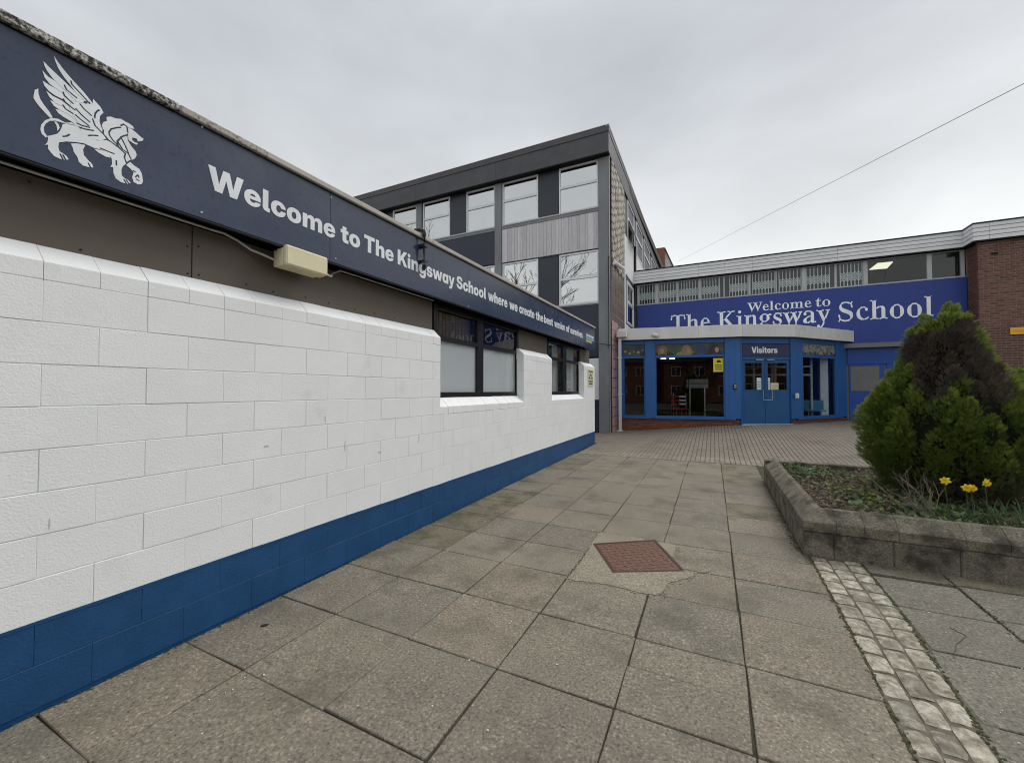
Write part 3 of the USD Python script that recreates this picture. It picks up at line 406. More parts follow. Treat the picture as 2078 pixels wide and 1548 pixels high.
pmat("soil", [(.3, (.030, .022, .014)), (.7, (.075, .055, .035))], scale=22, rough=.95, bump=1.0, bscale=45, bdist=.02)
pmat("ground_earth", [(.3, (.10, .095, .085)), (.7, (.15, .14, .125))], scale=.7, rough=.95, bump=.3)
pmat("conifer_green", [(.3, (.085, .140, .022)), (.52, (.150, .222, .040)), (.72, (.225, .300, .062))], scale=4.5, detail=3, rough=.65, islvar=.3, transl=.33, spec=.2)
pmat("conifer_tip", [(.3, (.22, .295, .048)), (.7, (.36, .43, .085))], scale=5, detail=3, rough=.6, islvar=.25, transl=.33, spec=.2)
pmat("conifer_dead", [(.3, (.11, .086, .070)), (.55, (.175, .142, .118)), (.75, (.27, .228, .195))], scale=6, detail=4, rough=.9, islvar=.35, transl=.1, spec=.12)
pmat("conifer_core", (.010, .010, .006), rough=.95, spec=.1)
pmat("bark", [(.3, (.045, .036, .028)), (.7, (.09, .075, .06))], scale=18, rough=.9, bump=.5)
pmat("twig_pale", [(.3, (.16, .12, .095)), (.7, (.30, .25, .20))], scale=30, rough=.85, islvar=.25)
pmat("weed_green", [(.3, (.070, .120, .040)), (.55, (.135, .205, .075)), (.75, (.23, .31, .14))], scale=5, rough=.6, islvar=.4, transl=.25)
pmat("weed_lime", [(.3, (.19, .25, .03)), (.7, (.32, .38, .06))], scale=7, rough=.6, islvar=.3, transl=.25)
pmat("weed_dry", [(.3, (.13, .085, .055)), (.55, (.26, .195, .13)), (.75, (.44, .37, .27))], scale=8, rough=.85, islvar=.4)
pmat("daffodil_leaf", [(.3, (.05, .11, .045)), (.7, (.10, .18, .085))], scale=12, rough=.5, islvar=.2, transl=.2)
pmat("daffodil_petal", (.86, .74, .05), rough=.5, transl=.3, islvar=.08)
pmat("daffodil_cup", (.85, .56, .015), rough=.5, transl=.25)
pmat("moss", [(.3, (.030, .034, .010)), (.7, (.058, .060, .018))], scale=40, rough=.95, bump=.8, bscale=90)
pmat("dead_leaf", (.03, .02, .012), rough=.8)
pmat("far_brick", [(.3, (.16, .065, .035)), (.7, (.22, .095, .055))], scale=2.5, rough=.9)
pmat("far_white", (.55, .54, .50), rough=.9)
pmat("far_roof", (.05, .045, .045), rough=.9)
emit("lamp_panel", (1.0, .95, .72), .95)
emit("lamp_tube", (1.0, .98, .95), 3.0)
pmat("poster_base", [(.35, (.02, .04, .06)), (.6, (.06, .085, .05))], scale=4, rough=.4)
pmat("poster_dark", [(.35, (.04, .05, .06)), (.6, (.30, .34, .28))], scale=9, rough=.4)
for n_, c_ in (("print_hair", (.20, .12, .07)), ("print_hair_b", (.25, .15, .09)), ("print_dark", (.03, .025, .022)), ("print_skin", (.34, .21, .16)), ("print_skin_b", (.38, .25, .19)), ("print_green", (.05, .085, .04)), ("print_lime", (.16, .26, .05)), ("print_navy", (.02, .05, .14))):
    pmat(n_, c_, rough=.4)
pmat("room_dim", (.055, .06, .062), rough=.9)
pmat("rust_worn", [(.3, (.10, .050, .034)), (.7, (.215, .115, .082))], scale=30, rough=.65)
pmat("crack_fill", (.075, .068, .052), rough=.95)
pmat("print_orange", (.60, .28, .015), rough=.5)
pmat("rosette_leaf", [(.3, (.14, .22, .095)), (.7, (.30, .40, .20))], scale=9, rough=.6, islvar=.3, transl=.2)
pmat("wall_scuff", [(.3, (.44, .45, .39)), (.7, (.58, .59, .54))], scale=30, rough=.7)
from shapely.geometry import Point

# ------------------------------------------------------------------ ground
D = 2.8227
gx = np.unique(np.r_[-300, -150, -60, -20, np.arange(-10, 14, .5), 20, 60, 150, 300])
gy = np.unique(np.r_[-300, -150, -60, -20, np.arange(-6, 22, .5), 30, 60, 150, 300])
GX, GY = np.meshgrid(gx, gy, indexing="ij")
GZ = gh(GX, np.clip(GY, -6, 24)) - .055
nx, ny = GX.shape
ii, jj = np.meshgrid(np.arange(nx - 1), np.arange(ny - 1), indexing="ij")
a_ = (ii * ny + jj).ravel()
obj("ground", (np.c_[GX.ravel(), GY.ravel(), GZ.ravel()], np.c_[a_, a_ + ny, a_ + ny + 1, a_ + 1]), "ground_earth", kind="structure")


def sheet(x0, x1, y0, y1, dz, n=.5):
    xs, ys = np.linspace(x0, x1, max(2, int((x1 - x0) / n) + 1)), np.linspace(y0, y1, max(2, int((y1 - y0) / n) + 1))
    X, Y = np.meshgrid(xs, ys, indexing="ij"); m = len(ys)
    i, j = np.meshgrid(np.arange(len(xs) - 1), np.arange(m - 1), indexing="ij"); a = (i * m + j).ravel()
    return np.c_[X.ravel(), Y.ravel(), (gh(X, Y) + dz).ravel()], np.c_[a, a + m, a + m + 1, a + 1]


pave = thing("pavement", kind="structure")
obj("joint_bed", [sheet(-D - .1, .74, -3.0, 8.93, -.012), sheet(1.0, 5.2, -3.0, 4.44, -.016)], "joint_soil", pave)
sett_left = lambda y: .712 + .02 * float(np.clip(y - 2.2, -2, 1.2))
sett_right = lambda y: 1.003 + .07 * float(np.clip(y - 2.3, -2, 1.25))
ROWS = [-2.79, -2.20, -1.61, -1.02, -.43, .17, .76, 1.355, 1.955, 2.55, 3.135, 3.66, 4.21, 4.80, 5.37, 5.965, 6.49, 7.10, 7.69, 8.28, 8.905]


def slab(x0, x1, y0, y1, mat, gap=.0045, name="slab", tilt=.0018, lift=0.0):
    v, f = bev(x0 + gap, x1 - gap, y0 + gap, y1 - gap, -.035, 0.0, .0035)
    v = v.copy(); jit = nrg.normal(0, .0026, (4, 2))
    for k, (cx, cy) in enumerate(((x0, y0), (x1, y0), (x0, y1), (x1, y1))):
        near = (abs(v[:, 0] - cx) < (x1 - x0) / 2) & (abs(v[:, 1] - cy) < (y1 - y0) / 2)
        v[near, :2] += jit[k]
    ax, ay = nrg.normal(0, tilt, 2)
    cx, cy = (x0 + x1) / 2, (y0 + y1) / 2
    v[:, 2] += gh(v[:, 0], v[:, 1]) + (v[:, 0] - cx) * ax + (v[:, 1] - cy) * ay + lift + nrg.uniform(-.0012, .0012)
    return obj(name, (v, f), mat, pave)


for r in range(len(ROWS) - 1):
    y0, y1 = ROWS[r], ROWS[r + 1]
    t = np.clip((y0 - 1) / 7.5, 0, 1)
    XS = [-2.815, -2.262 + .04 * t, -1.652 + .02 * t, -1.052, -.428 - .04 * t, .142 - .04 * t, .735]
    XS[-1] = sett_left(.5 * (y0 + y1)) - .004
    if y1 > 4.4:
        XS[-1] = .69
    for cidx in range(6):
        m = rng.choice(["slab_a", "slab_a", "slab_b", "slab_c", "slab_d"])
        if cidx == 0 and y0 > 2.5:
            m = rng.choice(["slab_green", "slab_d"])
        if cidx == 5 and y0 > 5:
            m = rng.choice(["slab_green", "slab_b"])
        wob = nrg.normal(0, .012, 2) if y0 > 3.2 else (0, 0)
        if cidx == 4 and abs(y0 - 1.955) < .01:
            ym = y0 + .33
            slab(XS[cidx], XS[cidx + 1], y0, ym, m, gap=.004); slab(XS[cidx], XS[cidx + 1], ym - .006, y1, m, gap=.004)
        elif cidx == 5 and abs(y0 - 1.355) < .01:
            xm = XS[cidx] + .22
            slab(XS[cidx], XS[cidx + 1], y0, y1, m)
        else:
            slab(XS[cidx], XS[cidx + 1], y0, y1, m, gap=rng.choice([.003, .004, .004, .0055]))
for y0, y1 in zip(ROWS[:13], [*ROWS[1:12], 4.16, 4.45]):
    if y0 >= 4.3:
        continue
    for x0, x1 in zip([1.062, 1.60, 2.20, 2.80, 3.4, 4.0], [1.60, 2.20, 2.80, 3.4, 4.0, 4.6]):
        x0 = sett_right(.5 * (y0 + y1)) + .006 if x0 < 1.1 else x0
        slab(x0, x1, y0 + .025 + (.05 if x0 > 1.5 else 0), y1 + .025 + (.05 if x0 > 1.5 and y1 < 4.2 else 0), "slab_right", gap=.007)
for x0, x1 in ((1.095, 1.60), (1.60, 2.2), (2.2, 2.8), (2.8, 3.4), (3.4, 4.0)):
    slab(x0, x1, 4.245, 4.44, "slab_green", gap=.006)
# moss along the joints on the right, and where the walls meet the ground
mv = []
for k in range(2600):
    u = rng.random()
    if u < .12:
        x, y = 1.60 + rng.gauss(0, .012), rng.uniform(2.2, 4.4)
    elif u < .42:
        y = rng.uniform(1.6, 4.4); x = rng.choice([sett_left(y) - .004, sett_right(y) + .004]) + rng.gauss(0, .007)
    elif u < .52:
        x, y = rng.uniform(.72, 4.0), 4.425 - abs(rng.gauss(0, .018))
    elif u < .8:
        x, y = -D + .006 + abs(rng.gauss(0, .012)), rng.uniform(.6, 10.5)
    else:
        x, y = .685 - abs(rng.gauss(0, .025)), rng.uniform(4.5, 7.4)
    s = rng.uniform(.004, .011)
    m = trimesh.creation.icosphere(0, s * .8)
    m.apply_scale([1, 1, .22]); m.apply_translation((x, y, float(gh(x, y)) + .001))
    mv.append(m)
obj("moss", mv, "moss", label="thin moss in the slab joints and along the foot of the walls", cat="moss", kind="stuff")

# setts
sett = thing("sett_path", kind="structure")
obj("bed", sheet(.68, 1.10, -1.5, 4.44, -.0045, .3), "sett_joint", sett)
for col in range(3):
    y = -1.4 + col * .06
    while y < 4.36:
        ln = rng.uniform(.14, .225)
        y2 = min(y + ln, 4.43)
        xl, xr = sett_left(y + .08), sett_right(y + .08)
        w = (xr - xl) / 3
        xo = xl + w * col + rng.uniform(-.003, .003)
        g = .017
        m = trimesh.creation.box((w - g + .006, y2 - y - g, .05))
        m = m.subdivide().subdivide()
        v = np.array(m.vertices)
        hx, hy = (w - g + .006) / 2, (y2 - y - g) / 2
        e = (np.abs(v[:, 0]) / hx) ** 6 + (np.abs(v[:, 1]) / hy) ** 10
        top = v[:, 2] > .02
        v[top, 2] -= .0055 * np.clip(e[top], 0, 1.6) - nrg.normal(0, .0007, top.sum())
        rr = 1 - .06 * ((np.abs(v[:, 0]) / hx) ** 6 * (np.abs(v[:, 1]) / hy) ** 6)
        v[:, 0] *= rr; v[:, 1] *= rr
        v[:, 0] += nrg.normal(0, .0016, len(v)); v[:, 1] += nrg.normal(0, .0022, len(v))
        v += (xo + w / 2, (y + y2) / 2, 0)
        v[:, 2] += gh(v[:, 0], v[:, 1]) - .025 + .005 + rng.uniform(-.002, .002)
        obj("sett", (v, np.array(m.faces)), "granite_sett", sett, smooth=35)
        y = y2 + rng.uniform(.002, .012)

# block paving of the forecourt and the ramp
BAY = [np.array(p) for p in ((-2.9, 14.0), (.745, 14.69), (2.17, 15.47), (4.15, 17.88))]
BAYP = Polygon([tuple(p) for p in BAY] + [(4.15, 18.2), (-3.2, 18.2), (-3.2, 14.0)])
forecourt = thing("block_paving", kind="structure")
from shapely.prepared import prep
inside = prep(BAYP.buffer(.02))
obj("joint_bed", [sheet(-3.4, 9.0, 8.93, 18.0, -.011, .4), sheet(.7, 9.0, 7.62, 8.93, -.011, .4)], "joint_soil", forecourt)
px_, py_ = .0895, .179
PV = []
for c in range(-38, 100):
    x0 = c * px_
    if x0 > 8.8:
        break
    ys = 8.935 if x0 < .72 else 7.65
    off = (c % 2) * py_ / 2 + (.0 if x0 < .72 else .02)
    y = ys - (off if off else 0)
    while y < 17.95:
        a, b2 = max(y, ys), y + py_
        y += py_
        if b2 - a < .03 or b2 > 17.95:
            continue
        xc, yc = x0 + px_ / 2, (a + b2) / 2
        if xc < -D + .02 and yc < 10.72 or xc < -3.4 or (xc < -2.93 and yc > 12.95):
            continue
        if yc > 13.8 and inside.contains(Point(xc, yc)):
            continue
        PV.append((x0, a, b2))


def paver(x0, a, b2):
    g, t = .0042, .0075
    x1 = x0 + px_
    v = np.array([(x0 + g, a + g, -.03), (x1 - g, a + g, -.03), (x1 - g, b2 - g, -.03), (x0 + g, b2 - g, -.03),
                  (x0 + g, a + g, -.004), (x1 - g, a + g, -.004), (x1 - g, b2 - g, -.004), (x0 + g, b2 - g, -.004),
                  (x0 + t, a + t, 0), (x1 - t, a + t, 0), (x1 - t, b2 - t, 0), (x0 + t, b2 - t, 0)])
    v[:, 2] += gh(v[:, 0], v[:, 1]) + rng.uniform(-.0015, .0015)
    f = []
    for o in (0, 4):
        for k in range(4):
            q = (k + 1) % 4
            f += [[o + k, o + q, o + 4 + q], [o + k, o + 4 + q, o + 4 + k]]
    f += [[8, 9, 10], [8, 10, 11]]
    return v, np.array(f)


PV.sort(key=lambda p: (p[0] - .4) ** 2 * .12 + (p[1]) ** 2 if p[0] < .75 or p[1] > 9 else 999)
for p in PV[:300]:
    obj("paver", paver(*p), "paver", forecourt)
obj("further_pavers", [paver(*p) for p in PV[300:]], "paver_far", forecourt, kind="stuff")

# manhole in its concrete surround
mh = thing("manhole_cover", "rusty red square iron manhole cover set askew in pale concrete between the slabs", "manhole cover", (-.66, 3.85, float(gh(-.66, 3.85))))
pp = [(1218, 1080), (1290, 1090), (1371, 1106), (1366, 1128), (1352, 1134), (1391, 1155), (1412, 1161), (1404, 1167), (1385, 1172), (1353, 1180), (1338, 1203), (1310, 1200), (1285, 1194), (1225, 1180), (1152, 1172), (1162, 1160), (1180, 1138), (1196, 1114), (1204, 1099)]
poly = Polygon([tuple(at(a, b, Z=.04)[:2]) for a, b in pp]).buffer(.05).buffer(-.085).buffer(.04).segmentize(.02)
pe = np.array(poly.exterior.coords)[:-1]
poly = Polygon(pe + .022 * (np.c_[meshkit.fbm(np.c_[pe * 22, 0 * pe[:, 0]], 3), meshkit.fbm(np.c_[pe * 22, 0 * pe[:, 0]], 4)] - .5)).buffer(0)
feather = []
for k in range(420):
    bp = poly.exterior.interpolate(rng.random(), normalized=True)
    feather.append(Point(bp.x + rng.gauss(0, .016), bp.y + rng.gauss(0, .016)).buffer(rng.choice([.003, .004, .006, .009]), 2))
poly = unary_union([poly] + feather)
cc = [tuple(at(a, b, Z=.04)[:2]) for a, b in ((1206, 1103), (1328, 1096), (1386, 1156), (1245, 1158))]
cover = Polygon(cc)


def flat(shape, z0, z1):
    out = []
    for g in getattr(shape, "geoms", [shape]):
        if g.is_empty or g.area < 1e-7:
            continue
        m = trimesh.creation.extrude_polygon(g, z1 - z0, engine="earcut"); v = np.array(m.vertices)
        v[:, 2] += z0 + gh(v[:, 0], v[:, 1]); out.append((v, np.array(m.faces)))
    return join(out)


obj("concrete_surround", flat(poly.difference(cover.buffer(.012)), -.02, .0045), "patch_concrete", mh)
obj("frame", flat(cover.buffer(.012).difference(cover.buffer(-.012)), -.02, .0062), "rust_dark", mh)
obj("cover", flat(cover.buffer(-.016), -.02, .004), "rusty_iron", mh)
cd = np.array(cc); e1, e2 = (cd[1] - cd[0]), (cd[3] - cd[0])
bars = []
for i in range(11):
    for j in range(11):
        c0 = cd[0] + e1 * (i + .5) / 11 + e2 * (j + .5) / 11
        t = (e1 / np.linalg.norm(e1) + e2 / np.linalg.norm(e2) * (1 if (i + j) % 2 else -1)); t /= np.linalg.norm(t)
        ls = LineString([c0 - t * .019, c0 + t * .019]).buffer(.006, cap_style=2)
        bars.append(ls.intersection(cover.buffer(-.025)))
obj("tread_bars", flat(unary_union(bars), .004, .0085), "rust_worn", mh, kind="stuff")

# small litter lying on the slabs
for a, b, s, lab in ((537, 1266, .024, "small dark wet leaf on the slab nearest the blue wall base"), ):
    p = at(a, b, Z=.02)
    lf = Polygon([(-s, 0), (-.3 * s, .45 * s), (.6 * s, .4 * s), (1.1 * s, 0), (.4 * s, -.45 * s), (-.4 * s, -.4 * s)])
    lf = affinity.rotate(affinity.translate(lf, p[0], p[1]), 50)
    obj("fallen_leaf", flat(lf, .004, .007), "dead_leaf", label=lab, cat="leaf")
gum = []
for k in range(260):
    x, y = rng.uniform(-2.6, .7), rng.uniform(1.0, 7.5)
    if rng.random() < .5:
        x, y = rng.uniform(1.1, 2.6), rng.uniform(1.8, 4.2)
    g = Polygon([(math.cos(w) * rng.uniform(.5, 1) * .011, math.sin(w) * rng.uniform(.5, 1) * .008) for w in np.linspace(0, 6.0, 7)]).buffer(0)
    gum.append(affinity.scale(affinity.rotate(affinity.translate(g, x, y), rng.uniform(0, 180)), rng.choice([.18, .22, .3, .4, .6]), rng.choice([.18, .22, .3, .4, .6])))
obj("grit_flecks", flat(unary_union(gum), .002, .005), "curtain_white", label="pale flecks of grit and gum on the paving slabs", cat="grit", kind="stuff")

ck = []
for pts_ in ([(1925, 1275), (1958, 1292), (1940, 1318), (1936, 1338)], [(1290, 1195), (1305, 1184), (1316, 1177)], [(1352, 1180), (1346, 1200), (1349, 1217)], [(1400, 1167), (1428, 1166), (1441, 1163)]):
    p_ = np.array([at(a, b, Z=.02)[:2] for a, b in pts_]); q_ = []
    for a, b in zip(p_, p_[1:]):
        for t in np.linspace(0, 1, 6)[:-1]:
            q_.append(a + (b - a) * t + nrg.normal(0, .004, 2))
    q_.append(p_[-1]); ck.append(LineString(q_).buffer(.0009))
obj("slab_cracks", flat(unary_union(ck), .001, .0042), "crack_fill", pave, kind="stuff")

# ------------------------------------------------------------------ the low white block building
L = Fac((-D, 0), (0, 1))
low = thing("block_building", "low flat-roofed school building of white painted blocks with blue painted base", "building", (-D, 0, 0))
bt, ch = .4185, .1989
YA, YB = -1.2, 10.67
OPEN = [(3.87, 6.18), (7.49, 9.68)]
core_w = []
for a, b, z in ((YA, OPEN[0][0], bt + 8 * ch), (OPEN[0][0], OPEN[0][1], bt + 4 * ch), (OPEN[0][1], OPEN[1][0], bt + 8 * ch), (OPEN[1][0], OPEN[1][1], bt + 4 * ch), (OPEN[1][1], YB, bt + 8 * ch)):
    tallpart = z > bt + 5 * ch
    core_w.append(L.b(a + (.004 if tallpart and a > YA else 0), b - (.004 if tallpart and b < YB else 0), -.132, -.005, bt, z - .004, 0))
wall = obj("wall", core_w, "white_block_paint", low)
base = obj("painted_base", L.b(YA, YB, -.14, -.0045, -.3, bt, 0), "blue_block_paint", low)
yj = float(at(82.7, 783, X=-D)[1])


def split(a, b, start, step):
    k = math.ceil((a - start) / step + 1e-6)
    cuts = [a]
    while start + k * step < b - .03:
        if start + k * step > a + .03:
            cuts.append(start + k * step)
        k += 1
    return list(zip(cuts, cuts[1:] + [b]))


for k in range(-2, 8):
    z0, z1 = bt + k * ch, bt + (k + 1) * ch
    segs = [(YA, OPEN[0][0]), (OPEN[0][0], OPEN[1][0]), (OPEN[1][0], YB)] if k < 4 else [(YA, OPEN[0][0]), (OPEN[0][1], OPEN[1][0]), (OPEN[1][1], YB)]
    for a, b in segs:
        for s0, s1 in split(a, b, yj + (0 if k % 2 else ch), 2 * ch):
            g = rng.choice([.0002, .0005, .0008, .0014]) if k >= 0 else rng.choice([.0001, .0003, .0005])
            gzz = .0022 if k >= 0 else .0012
            o = rng.uniform(-.0012, .0012)
            obj("block", L.b(s0 + (g if s0 > a else 0), s1 - (g if s1 < b else 0), -.128, o, z0 + gzz, z1 - gzz * .8, .0018 if k >= 0 else .0012), "blue_block_paint" if k < 0 else "white_block_paint", base if k < 0 else wall)
cop = [(-.135, 0), (-.135, .19), (-.10, .182), (-.004, .092), (0, .086), (0, .004), (-.004, 0)]
for a, b, z in ((YA, OPEN[0][0], bt + 8 * ch), (OPEN[0][1], OPEN[1][0], bt + 8 * ch), (OPEN[1][1], YB, bt + 8 * ch), (OPEN[0][0], OPEN[0][1], bt + 4 * ch), (OPEN[1][0], OPEN[1][1], bt + 4 * ch)):
    for s0, s1 in split(a, b, yj, ch if z > 1.5 else ch / 2):
        o = rng.uniform(-.0015, .0015)
        obj("coping_block", L.prism([(d + o, z + h + o) for d, h in cop], s0 + (.0014 if s0 > a else 0), s1 - (.0014 if s1 < b else 0)), "white_block_paint", wall)
# the brushed edge of the blue paint, and scuffs on the white
ss_ = np.arange(YA, YB, .05)
ee = bt + .001 + .009 * meshkit.fbm(np.c_[ss_ * 3.1, 0 * ss_, 0 * ss_], 8)
obj("brushed_edge", L.plate(Polygon([(a, b) for a, b in zip(ss_, ee)] + [(YB - .01, bt - .012), (YA, bt - .012)]), -.001, .0022), "blue_block_paint", base)
sc_l = []
for a, b, w, h in ((100, 1062, .003, .03), (900, 752, .006, .05), (940, 770, .02, .01), (770, 917, .03, .006), (850, 890, .006, .06), (660, 850, .004, .03), (1040, 770, .02, .012), (540, 905, .03, .008), (700, 905, .004, .05)):
    q = at(a, b, X=-D)
    sh_ = Polygon([(q[1] + w * math.cos(t) * rng.uniform(.5, 1.1), q[2] + h * math.sin(t) * rng.uniform(.5, 1.1)) for t in np.linspace(0, 6, 12)]).buffer(0)
    sc_l.append(sh_)
obj("scuff_marks", L.plate(unary_union(sc_l), .0005, .0022), "wall_scuff", wall, kind="stuff")
# infill panels above the blocks
XB = -.14
for s0, s1 in ((YA, float(at(390, 500, X=-D + XB)[1])), (float(at(390, 500, X=-D + XB)[1]), 3.90), (6.27, 7.60), (9.79, 10.66)):
    obj("infill_panel", L.b(s0 + .003, s1 - .003, XB - .02, XB, 2.14, 2.532, .002), "brown_panel", low)
sc = [trimesh.creation.icosphere(1, .006) for _ in range(14)]
for m, (a, b) in zip(sc, ((164, 507), (381, 555), (404, 558), (555, 592), (667, 615), (380, 500), (403, 500), (60, 370), (250, 400), (500, 577), (620, 603), (720, 628), (760, 636), (800, 645))):
    m.apply_translation(at(a, b, X=-D + XB + .001))
obj("screw_heads", sc, "rust_dark", low)


def window(parent, F, s0, s1, z0, z1, d, fw, mull=(), trans=(), frame="black_frame", pane="wall_glass", depth=.06, name="window", blind=None, gd=None):
    """frame mesh with its panes as sub-parts; mull: (s, width), trans: (z, width)"""
    m = [F.b(s0, s0 + fw, d - depth, d, z0, z1), F.b(s1 - fw, s1, d - depth, d, z0, z1), F.b(s0 + fw, s1 - fw, d - depth, d - .001, z0, z0 + fw), F.b(s0 + fw, s1 - fw, d - depth, d - .001, z1 - fw, z1)]
    sx = [s0 + fw]
    for s, w in mull:
        m.append(F.b(s - w / 2, s + w / 2, d - depth, d - .002, z0 + fw, z1 - fw)); sx += [s - w / 2, s + w / 2]
    sx.append(s1 - fw)
    zx = [z0 + fw]
    for z, w in trans:
        for a, b in zip(sx[::2], sx[1::2]):
            m.append(F.b(a, b, d - depth, d - .003, z - w / 2, z + w / 2))
        zx += [z - w / 2, z + w / 2]
    zx.append(z1 - fw)
    w = obj(name, m, frame, parent)
    gd = d - depth * .55 if gd is None else gd
    for a, b in zip(sx[::2], sx[1::2]):
        for p, q in zip(zx[::2], zx[1::2]):
            obj("pane", F.plate(sbox(a, p, b, q), gd - .003, gd + .003), pane, w)
            if blind:
                bm = blind(a, b, p, q)
                if bm:
                    obj("blind", F.b(a + .002, b - .002, gd - .03, gd - .022, p + .002, q - .002, 0), bm, w)
    return w


window(low, L, 3.92, 6.26, 1.405, 2.536, XB + .01, .065, [(5.0, .16)], [(2.125, .06)], blind=None, pane="wall_glass")
window(low, L, 7.61, 9.785, 1.405, 2.536, XB + .01, .065, [(8.61, .16)], [(2.15, .06)], pane="wall_glass")
obj("window_board", [L.b(3.975, 4.93, XB - .05, XB - .030, 1.46, 2.105, 0), L.b(5.07, 6.205, XB - .05, XB - .030, 1.46, 2.105, 0)], "blind_white", low)
obj("slat_blind", [L.b(3.98 + k * .075, 3.98 + k * .075 + .066, XB - .14, XB - .13, 1.6, 2.48, 0) for k in range(13)], "tan_blind", low)
obj("curtain", [L.b(8.22 + k * .035, 8.25 + k * .035, XB - .14 - .012 * (k % 2), XB - .13, 1.45, 2.48, 0) for k in range(10)] + [L.b(9.22 + k * .04, 9.185 + k * .04, XB - .14 - .012 * (k % 2), XB - .13, 1.45, 2.48, 0) for k in range(13)], "curtain_white", low)
obj("interior", [bx(-8.9, -6.4, YA, YB, .05, 2.60), bx(-6.4, -3.0, YA, YB, -.2, .08), bx(-6.4, -3.02, 6.6, 6.7, .08, 2.5), bx(-6.4, -3.02, 3.3, 3.4, .08, 2.5), bx(-6.4, -3.02, 10.5, 10.66, .08, 2.5), bx(-6.4, -3.02, YA, YA + .1, .08, 2.5)], "room_dark", low)
obj("roof", [bx(-9.0, -D + .03, YA, 10.44, 2.621, 3.085)], "roof_felt", low)
obj("soffit", [L.b(YA, 10.44, XB - .06, .036, 2.602, 2.62, 0), L.b(YA, 10.44, XB - .06, XB - .018, 2.537, 2.60, 0)], "black_gap", low)  # near-black colour deepens the shadow gap under the sign
for s0, s1, m in ((YA, .4, "lichen_edge"), (.402, 1.24, "lichen_edge"), (1.242, 1.75, "lichen_edge_thin"), (1.752, 3.6, "roof_edge_metal"), (3.603, 6.6, "roof_edge_metal"), (6.603, 10.445, "roof_edge_metal")):
    obj("roof_edge", L.b(s0, s1, -.05, .092, 3.088, 3.132, .006), m, low)

# conduit and cable under the fascia
cable = thing("light_cable", "thin white cable clipped under the fascia to either end of the cream light", "cable", (-D, 2.0, 2.5))
xq = -D + XB + .012
obj("conduit", tube([(xq, YA, 2.544), (xq, .9, 2.546), (xq, 1.55, 2.544)], .0075, 6), "cable_white", cable, smooth=40)
obj("cable_loop", tube([(xq, 1.52, 2.544), (xq + .01, 1.60, 2.543), (xq + .02, 1.68, 2.52), (xq + .04, 1.76, 2.478), (xq + .06, 1.83, 2.462), (xq + .08, 1.90, 2.443)], .0085, 6), "cable_white", cable, smooth=40)
obj("cable_loop", tube([(-D + .05, 2.24, 2.438), (-D + .03, 2.29, 2.424), (-D + .0, 2.36, 2.428), (xq + .04, 2.45, 2.49), (xq + .01, 2.55, 2.542), (xq, 2.7, 2.546)], .0075, 6), "cable_white", cable, smooth=40)
obj("conduit", tube([(xq, 2.68, 2.546), (xq, 3.2, 2.546), (xq, 3.9, 2.546)], .0065, 6), "cable_white", cable, smooth=40)
light = thing("wall_light", "cream plastic strip light hanging below the navy fascia sign", "light", (-D + .05, 2.06, 2.45))
obj("back_box", L.b(1.905, 2.235, -.06, .060, 2.392, 2.512, .004), "cream_plastic", light)
obj("diffuser", L.b(1.892, 2.243, .062, .106, 2.388, 2.532, .010), "cream_plastic", light)
for s in (1.8985, 2.2365):
    obj("end_cap", L.b(s - .0065, s + .0065, .0, .0615, 2.386, 2.514, .003), "cream_plastic", light)

# ------------------------------------------------------------------ fascia sign on the low building
sign = thing("fascia_sign", "long navy welcome sign with white lettering and winged lion along the low roof edge", "sign", (-D, 5, 2.8))
SD = .0627                                          # face of the sign in front of the block face
js = [YA, *(float(at(a, 500, X=-D + SD)[1]) for a in (670, 951.8, 1082.6)), 10.45]
for s0, s1 in zip(js, js[1:]):
    obj("panel", L.b(s0 + .0012, s1 - .0012, SD - .025, SD, 2.527, 3.083, .002), "navy_sign", sign)
obj("bottom_trim", L.b(YA, 10.45, SD - .03, SD - .004, 2.516, 2.5262, .002), "sign_edge", sign)
obj("top_trim", L.b(YA, 10.45, SD - .024, SD + .004, 3.0835, 3.0875, 0), "sign_edge", sign)
SX = lambda px: float(at(px, 500, X=-D + SD)[1])
CAP = 728
for t, a, b in (("Welcome", 419.4, 679.5), ("to", 690.7, 730.3), ("The", 738.5, 798.5), ("Kingsway", 806.9, 922), ("School", 926.5, 986), ("where", 990.5, 1029.5), ("we", 1033.5, 1050), ("create", 1053.5, 1084), ("the", 1087, 1102), ("best", 1103.8, 1121.3), ("version", 1124.6, 1145.3), ("of", 1147.8, 1154.6), ("ourselves.", 1156.9, 1182.3)):
    obj("lettering", L.plate(word(t, SANS_G, SX(a), SX(b), 2.722, .148, .728), SD, SD + .0025), "vinyl_white", sign)
